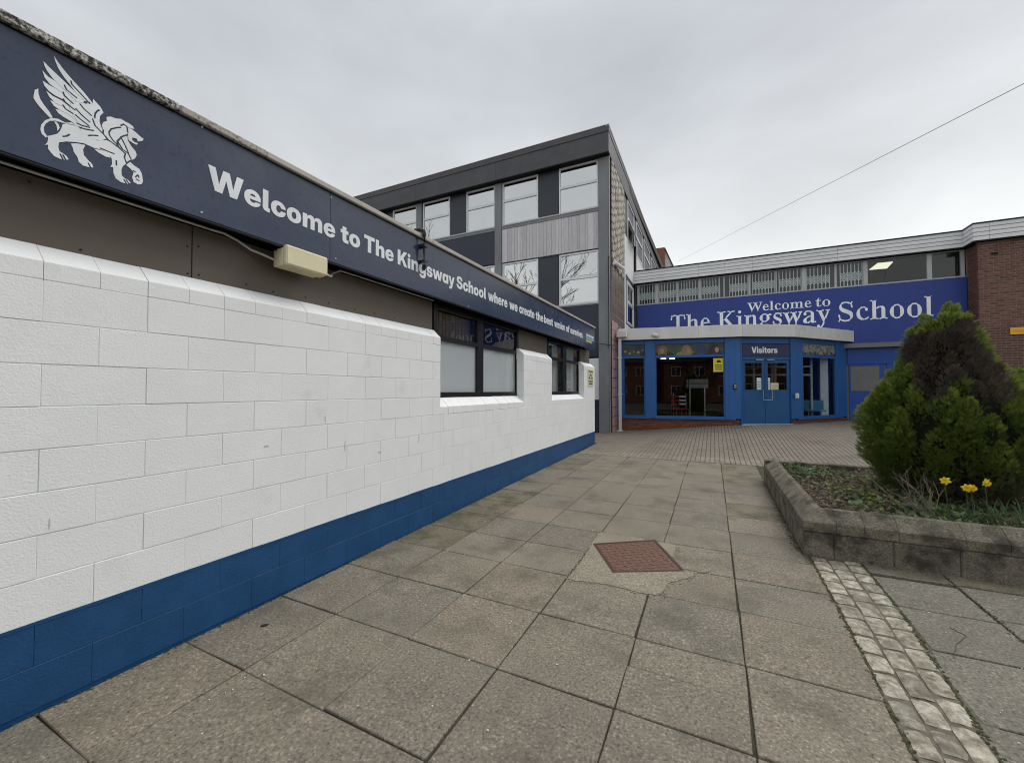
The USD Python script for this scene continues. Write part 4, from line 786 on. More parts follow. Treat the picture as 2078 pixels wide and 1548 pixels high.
# three short lines of small print at the far end
for k, (m, z, w) in enumerate((("vinyl_white", 2.815, 1.0), ("vinyl_cyan", 2.745, 1.0), ("vinyl_yellow", 2.675, .68))):
    s0 = SX(1189); s1 = s0 + (SX(1204.5) - s0) * w
    n = int(9 * w)
    g = unary_union([sbox(s0 + (s1 - s0) * i / n, z - (.006 if i % 2 else 0), s0 + (s1 - s0) * (i + .72) / n, z + .052) for i in range(n)])
    obj("small_print", L.plate(g, SD, SD + .0025), m, sign)
EM = dict(
    feather=[[(318, 75), (350, 130), (420, 225), (520, 340), (640, 470), (738, 592), (700, 610), (560, 480), (490, 385), (420, 300), (360, 205), (325, 120)],
             [(203, 135), (260, 195), (340, 270), (430, 355), (530, 450), (645, 565), (600, 610), (470, 480), (380, 395), (300, 315), (240, 235), (210, 175)],
             [(190, 235), (250, 300), (330, 350), (420, 420), (560, 540), (650, 640), (560, 625), (430, 495), (350, 435), (270, 380), (215, 308)],
             [(192, 345), (260, 390), (340, 430), (400, 470), (520, 570), (630, 690), (540, 655), (420, 550), (330, 505), (260, 455), (215, 402)],
             [(233, 455), (300, 510), (400, 560), (500, 640), (610, 735), (520, 705), (420, 625), (330, 585), (265, 518)],
             [(272, 555), (340, 585), (420, 620), (560, 730), (660, 810), (560, 775), (470, 705), (380, 662), (315, 617)],
             [(332, 650), (400, 670), (470, 705), (600, 790), (690, 860), (590, 848), (500, 783), (420, 737), (365, 697)]],
    body=[[(500, 560), (660, 590), (720, 590), (735, 600), (740, 540), (770, 575), (820, 630), (852, 690), (815, 725), (808, 780), (825, 840), (850, 890), (845, 920), (885, 972), (830, 990), (770, 984), (710, 957), (690, 937), (640, 910), (600, 870), (615, 850), (560, 770), (480, 650)],
          [(410, 815), (470, 808), (540, 825), (590, 850), (600, 875), (650, 912), (700, 952), (780, 992), (885, 988), (930, 1010), (990, 1055), (1060, 1100), (1085, 1140), (1075, 1190), (1100, 1240), (1060, 1270), (1045, 1310), (1050, 1370), (1080, 1400), (1120, 1420), (1147, 1450), (1110, 1462), (1040, 1442), (985, 1402), (960, 1342), (958, 1282), (928, 1278), (945, 1245), (943, 1190), (905, 1130), (830, 1090), (750, 1072), (640, 1022), (560, 1010), (450, 1002), (370, 1012), (362, 1060), (375, 1108), (410, 1130), (450, 1158), (475, 1195), (440, 1202), (400, 1197), (320, 1162), (280, 1117), (250, 1077), (255, 1032), (217, 1042), (245, 1010), (255, 965), (240, 945), (290, 935), (350, 920), (380, 890), (400, 850)],
          [(750, 1082), (830, 1097), (905, 1127), (927, 1178), (880, 1168), (800, 1124)],
          [(498, 1025), (560, 1022), (655, 1042), (630, 1090), (640, 1150), (690, 1210), (725, 1240), (743, 1282), (700, 1282), (630, 1262), (585, 1222), (570, 1172), (530, 1112), (520, 1067)],
          [(1098, 1257), (1140, 1223), (1180, 1260), (1240, 1300), (1267, 1350), (1280, 1432), (1267, 1462), (1230, 1468), (1180, 1442), (1163, 1390), (1180, 1332), (1140, 1292)],
          [(1040, 960), (1110, 935), (1115, 990), (1150, 1050), (1200, 1110), (1212, 1150), (1190, 1190), (1150, 1202), (1110, 1232), (1085, 1190), (1085, 1130), (1020, 1050), (1010, 1010)]],
    mane=[[(885, 738), (930, 733), (985, 753), (1040, 758), (1090, 788), (1130, 808), (1170, 838), (1187, 867), (1120, 852), (1100, 872), (1115, 930), (1050, 950), (1005, 1002), (1000, 1057), (940, 1012), (880, 962), (850, 912), (850, 872), (833, 830), (850, 793), (890, 780)],
          [(1112, 858), (1150, 862), (1200, 902), (1250, 948), (1287, 976), (1270, 997), (1225, 1002), (1210, 970), (1165, 958), (1160, 985), (1190, 1010), (1225, 1022), (1210, 1040), (1160, 1012), (1125, 987), (1117, 940), (1122, 900)]],
    tail=[[(145, 430), (110, 443), (99, 490), (94, 530), (125, 582), (165, 632), (220, 692), (275, 747), (302, 742), (265, 680), (210, 610), (165, 540), (147, 480)],
          [(318, 785), (345, 830), (353, 890), (377, 855), (367, 820), (340, 788)],
          [(440, 800), (360, 758), (290, 748), (220, 773), (178, 820), (168, 870), (183, 920), (230, 962), (242, 945), (210, 900), (205, 850), (225, 810), (270, 780), (330, 777), (400, 797), (480, 817), (545, 832), (570, 832), (500, 795)]])
CUTS = [[(590, 848), (650, 868), (740, 884)], [(690, 938), (730, 935), (790, 940)], [(850, 880), (846, 915), (905, 985), (1005, 1058), (1090, 1135)], [(915, 930), (912, 900), (935, 868), (1000, 852), (1035, 850)], [(915, 930), (950, 985), (1003, 1040)], [(735, 760), (760, 830), (842, 914)], [(757, 745), (762, 700), (785, 672), (805, 663)],
        [(500, 350), (510, 385), (600, 480), (700, 590)], [(660, 590), (665, 575), (700, 580)], [(430, 395), (450, 440), (560, 530)], [(415, 470), (430, 510), (520, 590)], [(420, 545), (430, 575), (540, 660)], [(415, 610), (440, 650), (520, 700)], [(555, 650), (610, 710), (700, 790)], [(600, 600), (640, 650), (720, 720)], [(550, 715), (600, 760), (690, 830)], [(565, 805), (620, 830), (700, 850)],
        [(415, 948), (450, 945), (482, 928)], [(1040, 955), (1080, 1030), (1120, 1120)], [(1010, 1010), (1060, 1090), (1120, 1130), (1150, 1190)], [(1090, 1130), (1078, 1170), (1100, 1238), (1150, 1205)], [(820, 1075), (890, 1105), (965, 1135)], [(990, 1210), (992, 1258)], [(1040, 830), (1070, 815), (1105, 840), (1115, 900)], [(1000, 1040), (1000, 1000), (1050, 950), (1112, 930)], [(385, 1140), (412, 1195)], [(415, 1150), (440, 1198)], [(690, 1240), (710, 1280)], [(1075, 1415), (1100, 1458)], [(1100, 1420), (1125, 1455)], [(1195, 1330), (1180, 1320)], [(1200, 1385), (1225, 1365), (1235, 1390)], [(1210, 1410), (1235, 1425)]]
emp = lambda q: tuple(float(c) for c in at(50 + q[0] / 5.338, 100 + q[1] / 5.338, X=-D + SD)[1:])
cut = unary_union([LineString([emp(q) for q in c]).buffer(.0034) for c in CUTS])
for part, polys in EM.items():
    shape = unary_union([Polygon([emp(q) for q in p]).buffer(0).buffer(.002).buffer(-.002) for p in polys])
    if part == "body":
        shape = shape.difference(unary_union([Polygon([emp(q) for q in p]).buffer(.003) for p in EM["mane"]]))
    if part == "feather":
        shape = unary_union([Polygon([emp(q) for q in p]).buffer(0).difference(unary_union([Polygon([emp(q) for q in o]).boundary.buffer(.002) for o in polys[:k]] or [Point(0, 0)])) for k, p in enumerate(polys)])
        shape = shape.difference(unary_union([Polygon([emp(q) for q in p]).buffer(0) for p in EM["body"]]).buffer(-.001))
    obj("emblem_" + part, L.plate(shape.difference(cut), SD, SD + .0025), "vinyl_white", sign)
scr = []
for a, b in ((410, 258), (409, 431), (681, 525), (672, 401), (935, 570), (950, 622)):
    m = trimesh.creation.icosphere(1, .006); m.apply_translation(at(a, b, X=-D + SD + .001)); scr.append(m)
obj("screw_heads", scr, "vinyl_white", sign)

# black spout hooked over the roof edge
sp = thing("roof_spout", "black plastic pipe hooked over the roof edge hanging down across the Kingsway lettering", "pipe", tuple(at(860, 500, X=-D + .1)))
yS = float(at(861, 500, X=-D + .11)[1])
obj("pipe", tube([(-D + .02, yS - .05, 3.165), (-D + .07, yS - .02, 3.175), (-D + .105, yS, 3.16), (-D + .112, yS, 3.12), (-D + .11, yS, 3.0), (-D + .11, yS, 2.80)], [.02, .021, .021, .02, .019, .018], 10), "black_plastic", sp, smooth=50)
obj("bracket", bx(-D + .064, -D + .135, yS - .028, yS + .028, 2.99, 3.02), "black_plastic", sp)
obj("bracket", bx(-D + .064, -D + .135, yS - .026, yS + .026, 2.83, 2.85), "black_plastic", sp)
obj("tip", tube([(-D + .11, yS, 2.802), (-D + .11, yS, 2.77), (-D + .11, yS, 2.745)], [.024, .02, .006], 10), "black_plastic", sp, smooth=50)

# notice on the last white pier
nt = thing("wall_notice", "small pale yellow notice on the last white pier of the low building", "notice", tuple(at(1198, 765, X=-D)))
sa, za = L.S(1192.8, 784); sb_, zb_ = L.S(1203, 751)
obj("board", L.b(sa, sb_, .002, .010, za, zb_, .002), "cream_paper", nt)
zc = (za + zb_) / 2; sc_ = (sa + sb_) / 2
tri = Polygon([(sc_ - .2, zc - .02), (sc_ + .2, zc - .02), (sc_, zc + .12)]).difference(Polygon([(sc_ - .12, zc), (sc_ + .12, zc), (sc_, zc + .08)]))
obj("print", L.plate(unary_union([tri, sbox(sc_ - .2, zc - .10, sc_ + .2, zc - .07), sbox(sc_ - .16, zc - .16, sc_ + .16, zc - .13), sbox(sc_ - .2, zc + .15, sc_ + .2, zc + .18)]), .010, .0115), "ink", nt)
# ------------------------------------------------------------------ the three-storey block
T = Fac((0, 13), (1, 0))
tall = thing("tall_building", "three-storey flat-roofed school block with dark fascia and grey concrete pillars", "building", (-2.95, 13, 0))
XL = -19.5
obj("wall", [bx(XL, -3.12, 13.16, 35, 0, 9.5)], "room_grey", tall)
obj("roof", [bx(XL - .1, -2.96, 12.86, 35.2, 9.45, 9.80)], "roof_felt", tall)
T2 = Fac((-2.95, 13), (-.0125, 1))
# fascia and its top strip, front and side
cuts = [XL, -17.2, -14.25, -10.57, -6.96, -2.905]
for s0, s1 in zip(cuts, cuts[1:]):
    obj("fascia", T.b(s0 + .002, s1 - .002, .0, .2, 9.03, 9.672, .004), "fascia_dark", tall)
obj("roof_strip", [T.b(XL, -2.895, .0, .215, 9.678, 9.872, .006)], "fascia_dark", tall)
obj("fascia", T2.b(.002, 20, .0, .035, 9.03, 9.672, .004), "fascia_dark", tall)
obj("roof_strip", [T2.b(-.21, 20, .0, .05, 9.675, 9.835, .004)], "fascia_dark", tall)
obj("metal_capping", [T2.b(-.215, 20, -.05, .062, 9.837, 9.90, .004), T.b(XL, -2.90, .10, .222, 9.874, 9.895, .003)], "roof_edge_metal", tall)
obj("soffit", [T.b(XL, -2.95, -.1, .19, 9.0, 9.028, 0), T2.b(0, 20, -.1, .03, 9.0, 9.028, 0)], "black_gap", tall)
PIL = [(-3.30, -2.955), (-7.10, -6.82), (-10.70, -10.43), (-14.42, -14.14), (-18.1, -17.8)]
for a, b in PIL:
    obj("pillar", T.b(a, b, -.16, .012, -.1, 9.0, .012), "pillar_concrete", tall)
obj("corner_strip", T.b(-2.953, -2.925, -.02, .02, -.1, 9.0, .003), "steel_strip", tall)
bays = [(-6.82, -3.30), (-10.43, -7.10), (-14.14, -10.70), (-17.8, -14.42)]
for bi, (a, b) in enumerate(bays):
    w1 = (b - 1.35, b - .005); dk = (b - 2.10, b - 1.37); w2 = (a + .01, b - 2.115)
    if bi == 2:
        w1 = (b - 1.27, b - .01); dk = (b - 1.97, b - 1.29); w2 = (a + .01, b - 1.99)
    if bi == 1:
        w1 = (b - 1.25, b - .01); dk = (b - 1.99, b - 1.27); w2 = (a + .03, b - 2.0)
    for z0, z1 in ((7.455, 9.0), (4.345, 6.05), (1.25, 2.50)):
        for s0, s1 in (w1, w2):
            if z0 < 2:
                continue
            window(tall, T, s0, s1, z0, z1, -.045, .05, [], [(z0 + .865, .085)], frame="upvc_white", pane="upper_glass", depth=.07)
        if z0 > 2:
            obj("dark_panel", T.b(*dk, -.12, -.065, z0, z1, .003), "dark_panel", tall)
    for z0, z1 in ((7.295, 7.40), (4.26, 4.29)):
        obj("sill_band", T.b(a, b, -.12, -.02, z0, z1, .003), "pillar_concrete", tall)
    for z in (7.405, 4.295):
        obj("sill_flashing", T.b(a, b, -.1, -.008, z, z + .045, .003), "upvc_grey", tall)
    obj("head_band", T.b(a, b, -.12, -.05, 6.055, 6.085, 0), "dark_panel", tall)
    if bi == 0:
        n, x = 26, a + .003
        ws = [rng.uniform(.5, 1.6) for _ in range(n)]; tot = sum(ws)
        for k, w in enumerate(ws):
            wd = w / tot * (b - a - .006)
            obj("timber_plank", T.b(x + .0025, x + wd - .0025, -.12, -.028 - rng.choice([0, 0, .007]), 6.09, 7.288, .003), "timber_plank", tall)
            x += wd
        obj("plank_backing", T.b(a, b, -.14, -.11, 6.09, 7.288, 0), "black_gap", tall)
    else:
        obj("spandrel_panel", T.b(a + .004, b - .004, -.12, -.03, 6.09, 7.288, .003), "navy_panel", tall)
    obj("spandrel_panel", T.b(a + .004, b - .004, -.12, -.03, 2.575, 4.255, .003), "navy_panel", tall)
    obj("base_panel", T.b(a + .004, b - .004, -.12, -.045, -.05, 1.19, .003), "dark_panel", tall)
    obj("white_panel", T.b(a + .004, b - .004, -.12, -.035, 1.20, 2.53, .003), "render_white", tall)
    obj("black_band", T.b(a, b, -.12, -.05, 2.535, 2.57, 0), "black_gap", tall)
# side wall: tile cladding, white render, windows
obj("side_wall", T2.b(.17, 20, -.14, -.012, 0, 9.0, 0), "fascia_dark", tall)
tb = obj("tile_backing", T2.b(.24, 2.50, -.02, .012, 3.68, 9.0, 0), "grout_dark", tall)
tb2 = obj("tile_backing", T2.b(.24, 2.50, -.018, .014, 3.68, 5.55, 0), "grout_pale", tall)
tb3 = obj("tile_backing", T2.b(.24, 1.16, -.02, .012, 0, 3.64, 0), "grout_dark", tall)
cols = [(.25, .80), (.805, 1.36), (1.365, 1.92), (1.925, 2.49)]
for ci, (a, b) in enumerate(cols):
    z = 5.56
    k = 0
    while z < 8.95:
        for q in (0, 1):
            s0 = a + q * (b - a) / 2; s1 = s0 + (b - a) / 2
            dz = .12 if (2 * ci + q) % 2 else 0
            obj("tile", T2.b(s0 + .012, s1 - .012, .0, .040 + rng.uniform(0, .02), z + dz, min(z + dz + .205, 8.99), .014), "tile_textured", tb)
        z += .236
    z = 3.70
    while z < 5.5:
        obj("tile", T2.b(a + .012, b - .012, 0, .022, z + .01, z + .30, .004), "tile_brown", tb2)
        z += .309
z = .02
while z < 3.60:
    for a, b in ((.25, .70), (.703, 1.15)):
        obj("tile", T2.b(a + .004, b - .004, 0, .026 if a < .5 else .03, z + .008, z + .305, .006), "tile_pink", tb3)
    z += .313
obj("render_panel", [T2.b(2.52, 4.75, -.02, .012, 5.95, 7.42, .004), T2.b(2.52, 2.72, -.02, .03, 3.7, 7.42, .004), T2.b(2.72, 4.9, -.02, .010, 3.55, 4.02, .004)], "render_white", tall)
obj("render_panel", [T2.b(4.95, 11.5, -.02, .012, 6.3, 7.42, .004)], "render_white", tall)
for s0, s1 in ((3.35, 4.9), (5.6, 7.3), (7.9, 10.2), (11, 13)):
    window(tall, T2, s0, s1, 7.45, 9.0, .02, .07, [], [(8.3, .09)], frame="upvc_white", pane="upper_glass", depth=.07)
window(tall, T2, 3.1, 4.7, 4.08, 5.75, .025, .10, [], [(4.95, .12)], frame="upvc_white", pane="upper_glass", depth=.07)
obj("open_sash", [T2.tr((lambda m: (np.c_[m[0][:, 0], m[0][:, 1] + (8.2 - m[0][:, 2]) * .35, m[0][:, 2]], m[1]))(bev(3.45, 4.8, .03, .06, 7.5, 8.2, .004)))], "dark_panel", tall)
obj("rain_pipe", tube([tuple(T2.tr((np.array([[4.83, .06, z]]), np.array([[0, 0, 0]])))[0][0]) for z in (4.0, 6, 7.6)], .05, 8), "black_plastic", tall)

# security camera on the tall block
pc = at(1257, 541, X=-2.80)
cc_ = thing("security_camera", "white bullet security camera on the tiled side wall of the tall block", "camera", tuple(pc))
a0, a1 = at(1247, 533, X=-2.78), at(1265, 545, X=-2.66)
dv = (a1 - a0) / np.linalg.norm(a1 - a0)
obj("housing", tube([a0, a0 + dv * .02, a1], [.05, .06, .06], 10), "render_white", cc_, smooth=40)
obj("lens", tube([a1 - dv * .01, a1 + dv * .012, a1 + dv * .02], [.05, .05, .03], 10), "black_plastic", cc_)
obj("bracket", tube([(-2.955, pc[1], pc[2] - .12), (-2.86, pc[1], pc[2] - .12), a0 + dv * .1 + np.array([0, 0, -.05])], .022, 8), "steel_strip", cc_)
cw = thing("wall_cable", "thin dark cable sagging from the tall block's pillar across to the low roof sign", "cable", (-3, 12.9, 4))
obj("cable", [tube([(-2.97, 12.95, z + .0) if z > 3 else (-2.97, 12.94, z) for z in (5.75, 5.2, 4.6, 3.9, 3.3, 2.82)], .012, 6),
              tube([at(1206, 694, X=-2.80), at(1216, 697, Y=12.9), at(1238, 700, Y=12.93), at(1246, 700, Y=13.4)], .012, 6)], "black_plastic", cw)
obj("cable", [tube([(-2.96, 12.96, 5.75), (-2.90, 13.2, 5.72), at(1250, 546, X=-2.86)], .012, 6)], "black_plastic", cw)

# ------------------------------------------------------------------ main hall building
YM = 17.9
M = Fac((0, YM), (1, 0))
hall = thing("hall_building", "hall with white boarded parapet, high windows and red brick end, behind the blue entrance", "building", (2, YM, 0))
XR = 7.20
ZB0, ZB1, ZW1, ZP = 2.985, 5.085, 5.955, 6.50
obj("wall", [M.b(-3.0, XR, -.25, -.03, 3.0, ZB1, 0), M.b(4.12, XR, -.25, -.04, -.1, 3.0, 0)], "room_grey", hall)
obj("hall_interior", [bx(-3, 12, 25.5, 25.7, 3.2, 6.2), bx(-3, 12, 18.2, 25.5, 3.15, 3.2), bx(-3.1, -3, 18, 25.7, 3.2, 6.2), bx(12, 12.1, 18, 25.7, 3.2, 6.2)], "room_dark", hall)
obj("hall_ceiling", [bx(-3, 12, 17.95, 25.6, 6.12, 6.2)], "room_grey", hall)
obj("roof", [bx(-3.05, 12, 18.0, 27, 6.25, 6.46), bx(XR + .05, 12, 17.4, 18.02, 6.25, 6.46)], "roof_felt", hall)
# parapet boards
nb = 4
for k in range(nb):
    z0 = ZW1 + .035 + k * (ZP - ZW1 - .035) / nb; z1 = z0 + (ZP - ZW1 - .035) / nb
    xs = [-3.03, -.5, .42, 1.35, 3.9, XR + .16]
    for s0, s1 in zip(xs, xs[1:]):
        obj("parapet_board", M.b(s0 + .002, s1 - .002, -.05, .16 - .012 * 0, z0 + .007, z1 - .007, .006), "clad_white", hall)
PFY = 17.3
PF = Fac((0, PFY), (1, 0))
PS = Fac((XR, YM), (0, -1))                           # brick return facing -X: s runs towards the camera
for k in range(nb):
    z0 = ZW1 + .035 + k * (ZP - ZW1 - .035) / nb; z1 = z0 + (ZP - ZW1 - .035) / nb
    obj("parapet_board", bev(XR - .15, XR + .2, PFY - .155, YM - .164, z0 + .007, z1 - .007, .006), "clad_white", hall)
    obj("parapet_board", bev(XR + .202, 11.5, PFY - .16, PFY + .05, z0 + .007, z1 - .007, .006), "clad_white", hall)
obj("parapet_backing", [M.b(-3.0, XR, -.06, .145, ZW1 + .04, ZP - .01, 0), bx(XR - .13, 11.4, PFY - .14, YM, ZW1 + .04, ZP - .01)], "fascia_dark", hall)
obj("parapet_capping", [M.b(-3.04, XR - .17, -.1, .185, ZP, ZP + .035, .004), bev(XR - .17, XR + .22, PFY - .18, YM + .1, ZP, ZP + .035, .004), bev(XR + .22, 11.5, PFY - .18, PFY + .2, ZP, ZP + .035, .004)], "black_frame", hall)
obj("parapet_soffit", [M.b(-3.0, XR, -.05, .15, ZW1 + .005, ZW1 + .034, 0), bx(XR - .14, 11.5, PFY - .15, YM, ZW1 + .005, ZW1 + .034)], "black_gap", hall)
# high windows with folding grilles behind
sxp = lambda px: M.S(px, 600)[0]
mull = [(1293, 1297), (1329.5, 1336), (1373, 1376), (1418, 1422.5), (1459.5, 1461.5), (1468, 1471), (1519, 1523.5), (1574, 1577), (1628, 1637), (1694, 1699), (1753, 1762), (1883, 1893), (1952, 1960)]
fr = obj("window_frame", [M.b(sxp(1286), sxp(1962), -.10, -.01, ZB1, ZB1 + .045), M.b(sxp(1286), sxp(1962), -.10, -.012, ZW1 - .03, ZW1 + .003)] + [M.b(sxp(a), sxp(b), -.10, -.011, ZB1 + .045, ZW1 - .03) for a, b in mull], "upvc_grey", hall)
for (a, b), (c, d) in zip(mull, mull[1:]):
    obj("pane", M.b(sxp(b), sxp(c), -.058, -.052, ZB1 + .045, ZW1 - .03, 0), "entrance_glass", fr)
GR = [(1297, 1329), (1337, 1372), (1377, 1417), (1423, 1459), (1481, 1518), (1528, 1573), (1582, 1627), (1638, 1685), (1707, 1752)]
for a, b in GR:
    s0, s1 = sxp(a), sxp(b)
    z0, z1 = ZB1 + .05, ZW1 - .04
    n = max(3, int(round((s1 - s0) / .105)))
    m = []
    for k in range(n + 1):
        s = s0 + (s1 - s0) * k / n
        m.append(M.b(s - .011, s + .011, -.095, -.075, z0, z1, 0))
    zm, hh = z0 + (z1 - z0) * .42, .17
    for k in range(n):
        p, q = s0 + (s1 - s0) * k / n, s0 + (s1 - s0) * (k + 1) / n
        for za, zb in ((zm - hh / 2, zm + hh / 2), (zm + hh / 2, zm - hh / 2), (zm - hh, zm), (zm, zm - hh), (zm + hh, zm), (zm, zm + hh)):
            m.append(M.plate(LineString([(p, za), (q, zb)]).buffer(.010, cap_style=2), -.074, -.066))
    obj("folding_grille", m, "grille_white", hall)
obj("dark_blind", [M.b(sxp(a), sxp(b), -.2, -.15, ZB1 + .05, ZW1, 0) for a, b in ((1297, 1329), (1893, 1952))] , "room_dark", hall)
obj("pale_blind", [M.b(sxp(a), sxp(b), -.24, -.2, ZB1 + .05, ZW1, 0) for a, b in ((1337, 1752),)], "room_dim", hall)  # added dark sheet, stands in for the unlit room behind the grilles
obj("frame_side", M.b(sxp(1286) - .12, sxp(1286), -.1, .0, 3.0, ZW1, 0), "pillar_concrete", hall)
# brick end wall
brick_core = obj("brick_wall", [bx(XR + .012, 11.5, PFY + .012, PFY + .5, -.2, ZW1 + .03), bx(XR + .012, XR + .3, PFY + .1, YM + .1, -.2, ZW1 + .03)], "mortar", hall)
CB, BL = .0755, .2265
BR = []
for r in range(int((ZW1) / CB) + 1):
    z = ZW1 - .01 - (r + 1) * CB
    if z < .2:
        break
    o = (r % 2) * BL / 2
    x = XR + .004
    first = BL if not r % 2 else BL / 2
    xs = [XR]
    while xs[-1] < 9.6:
        xs.append(xs[-1] + (first if len(xs) == 1 else BL))
    for a, b in zip(xs, xs[1:]):
        BR.append(((a + 4 * 0, z), ("f", a, b, z)))
    ss = [PFY]
    first = BL / 2 if not r % 2 else BL
    while ss[-1] < YM - .02:
        ss.append(min(ss[-1] + (first if len(ss) == 1 else BL), YM))
    for a, b in zip(ss, ss[1:]):
        BR.append(((XR, z), ("s", a, b, z)))


def brick(k, a, b, z):
    j = .006
    o = rng.uniform(-.0015, .0015)
    if k == "f":
        return bev(a + (j if a > XR else -.0), b - j, PFY + o, PFY + .06, z + j, z + CB - j, .004)
    return bev(XR + o, XR + .06, a + (j if a > PFY else .062), b - j, z + j, z + CB - j, .004)


vis = [q for p, q in BR if p[1] > 1.9 and not (q[0] == "f" and q[1] > 8.3)]
vis.sort(key=lambda q: -q[3])
for q in vis[:300]:
    obj("brick", brick(*q), "brick_red", brick_core)
rest = [brick(*q) for q in vis[300:]] + [brick(*q) for p, q in BR if q not in vis]
obj("further_bricks", rest, "brick_red_far", brick_core, kind="stuff")
obj("air_brick", [bx(8.0 - .52, 8.0 - .36, PFY - .004, PFY + .02, 5.55, 5.62)], "black_gap", hall)
# blue ground-floor front to the right of the porch
obj("blue_front", [M.b(4.16, XR, -.04, .0, 2.40, ZB0 - .02, .003), M.b(5.2, XR, -.04, .0, 0, 2.395, .003)], "royal_blue", hall)
dr = obj("side_door", [M.b(4.20, 5.15, -.05, -.012, .30, 1.47, .003), M.b(4.20, 4.245, -.05, -.012, 1.47, 2.39, .003), M.b(5.02, 5.15, -.05, -.012, 1.47, 2.39, .003), M.b(4.245, 5.02, -.05, -.014, 2.33, 2.39, .003), M.b(4.27, 5.08, -.04, -.006, 1.10, 1.14, .002)], "royal_blue", hall)
obj("door_panel", M.b(4.245, 5.02, -.045, -.018, 1.475, 2.328, .003), "room_grey", dr)
obj("threshold", M.b(4.16, 5.2, -.06, .03, .2, .405, .004), "clad_white", hall)
lp = thing("ceiling_light", "lit white ceiling panel seen through the unbarred high window", "ceiling light", (5.5, 20, 6.1))
qa = [at(x, y, Z=6.10) for x, y in ((1764, 548), (1781, 535), (1812, 532), (1800, 545))]
obj("panel", [(np.array([*qa, *[q + np.array([0, 0, .02]) for q in qa]]), np.array([[0, 1, 2], [0, 2, 3], [4, 6, 5], [4, 7, 6], [0, 4, 5], [0, 5, 1], [1, 5, 6], [1, 6, 2], [2, 6, 7], [2, 7, 3], [3, 7, 4], [3, 4, 0]]))], "lamp_panel", lp)
# banner
ban = thing("banner_sign", "wide royal blue welcome banner in white serif lettering under the high windows", "sign", (2, YM, 4))
b0, b1 = -2.875, XR - .03
bj = [b0, -.4, 2.05, 4.5, b1]
for s0, s1 in zip(bj, bj[1:]):
    obj("panel", M.b(s0 + .0008, s1 - .0008, -.02, .05, ZB0, ZB1 - .01, .002), "banner_blue", ban)
obj("bottom_trim", M.b(b0, b1, -.02, .055, ZB0 - .03, ZB0 - .001, .003), "clad_white", ban)
for t, px0, px1, zb, cap in (("Welcome", 1516, 1646.5, 4.472, .335), ("to", 1655, 1685, 4.472, .335), ("The", 1361, 1441, 3.905, .645), ("Kingsway", 1455, 1684.5, 3.905, .645), ("School", 1701, 1894, 3.905, .645)):
    obj("lettering", M.plate(word(t, SERIF_G, M.S(px0, 620, .05)[0], M.S(px1, 620, .05)[0], zb, cap, .676), .05, .053), "vinyl_white", ban)
# yellow sign on the brick
ys = thing("yellow_wall_sign", "small yellow sign screwed to the red brick wall at the right edge", "sign", (8.1, PFY, 3.2))
ya, yb = at(2049.5, 679, Y=PFY), at(2049.5, 665, Y=PFY)
obj("board", bev(ya[0], ya[0] + .55, PFY - .02, PFY - .004, ya[2], yb[2], .004), "yellow_sign", ys)
obj("print", bx(ya[0] + .06, ya[0] + .49, PFY - .022, PFY - .0205, ya[2] + .07, ya[2] + .13), "print_orange", ys)

# ------------------------------------------------------------------ entrance porch
porch = thing("entrance_porch", "bowed blue glazed visitor entrance with pale grey flat canopy", "entrance", (0, 15, .2))
AB, BC, CE = (Fac(BAY[i], BAY[i + 1] - BAY[i]) for i in range(3))
LAB, LBC, LCE = (float(np.linalg.norm(BAY[i + 1] - BAY[i])) for i in range(3))
S1 = lambda px: AB.S(px, 780)[0]
S2 = lambda px: BC.S(px, 780)[0]
S3 = lambda px: CE.S(px, 780)[0]
ZS = .60                                                     # top of the sills
ZC0, ZC1 = 3.165, 3.545
ztr = AB.S(1400, 722.7)[1]; zpo = AB.S(1400, 697)[1]
FT = ZC0 - .005


def posts(F, items, mat="entrance_blue"):
    for a, b, z0, z1, d in items:
        obj("post", F.b(a, b, -.10, d, z0, z1, .006), mat, porch)


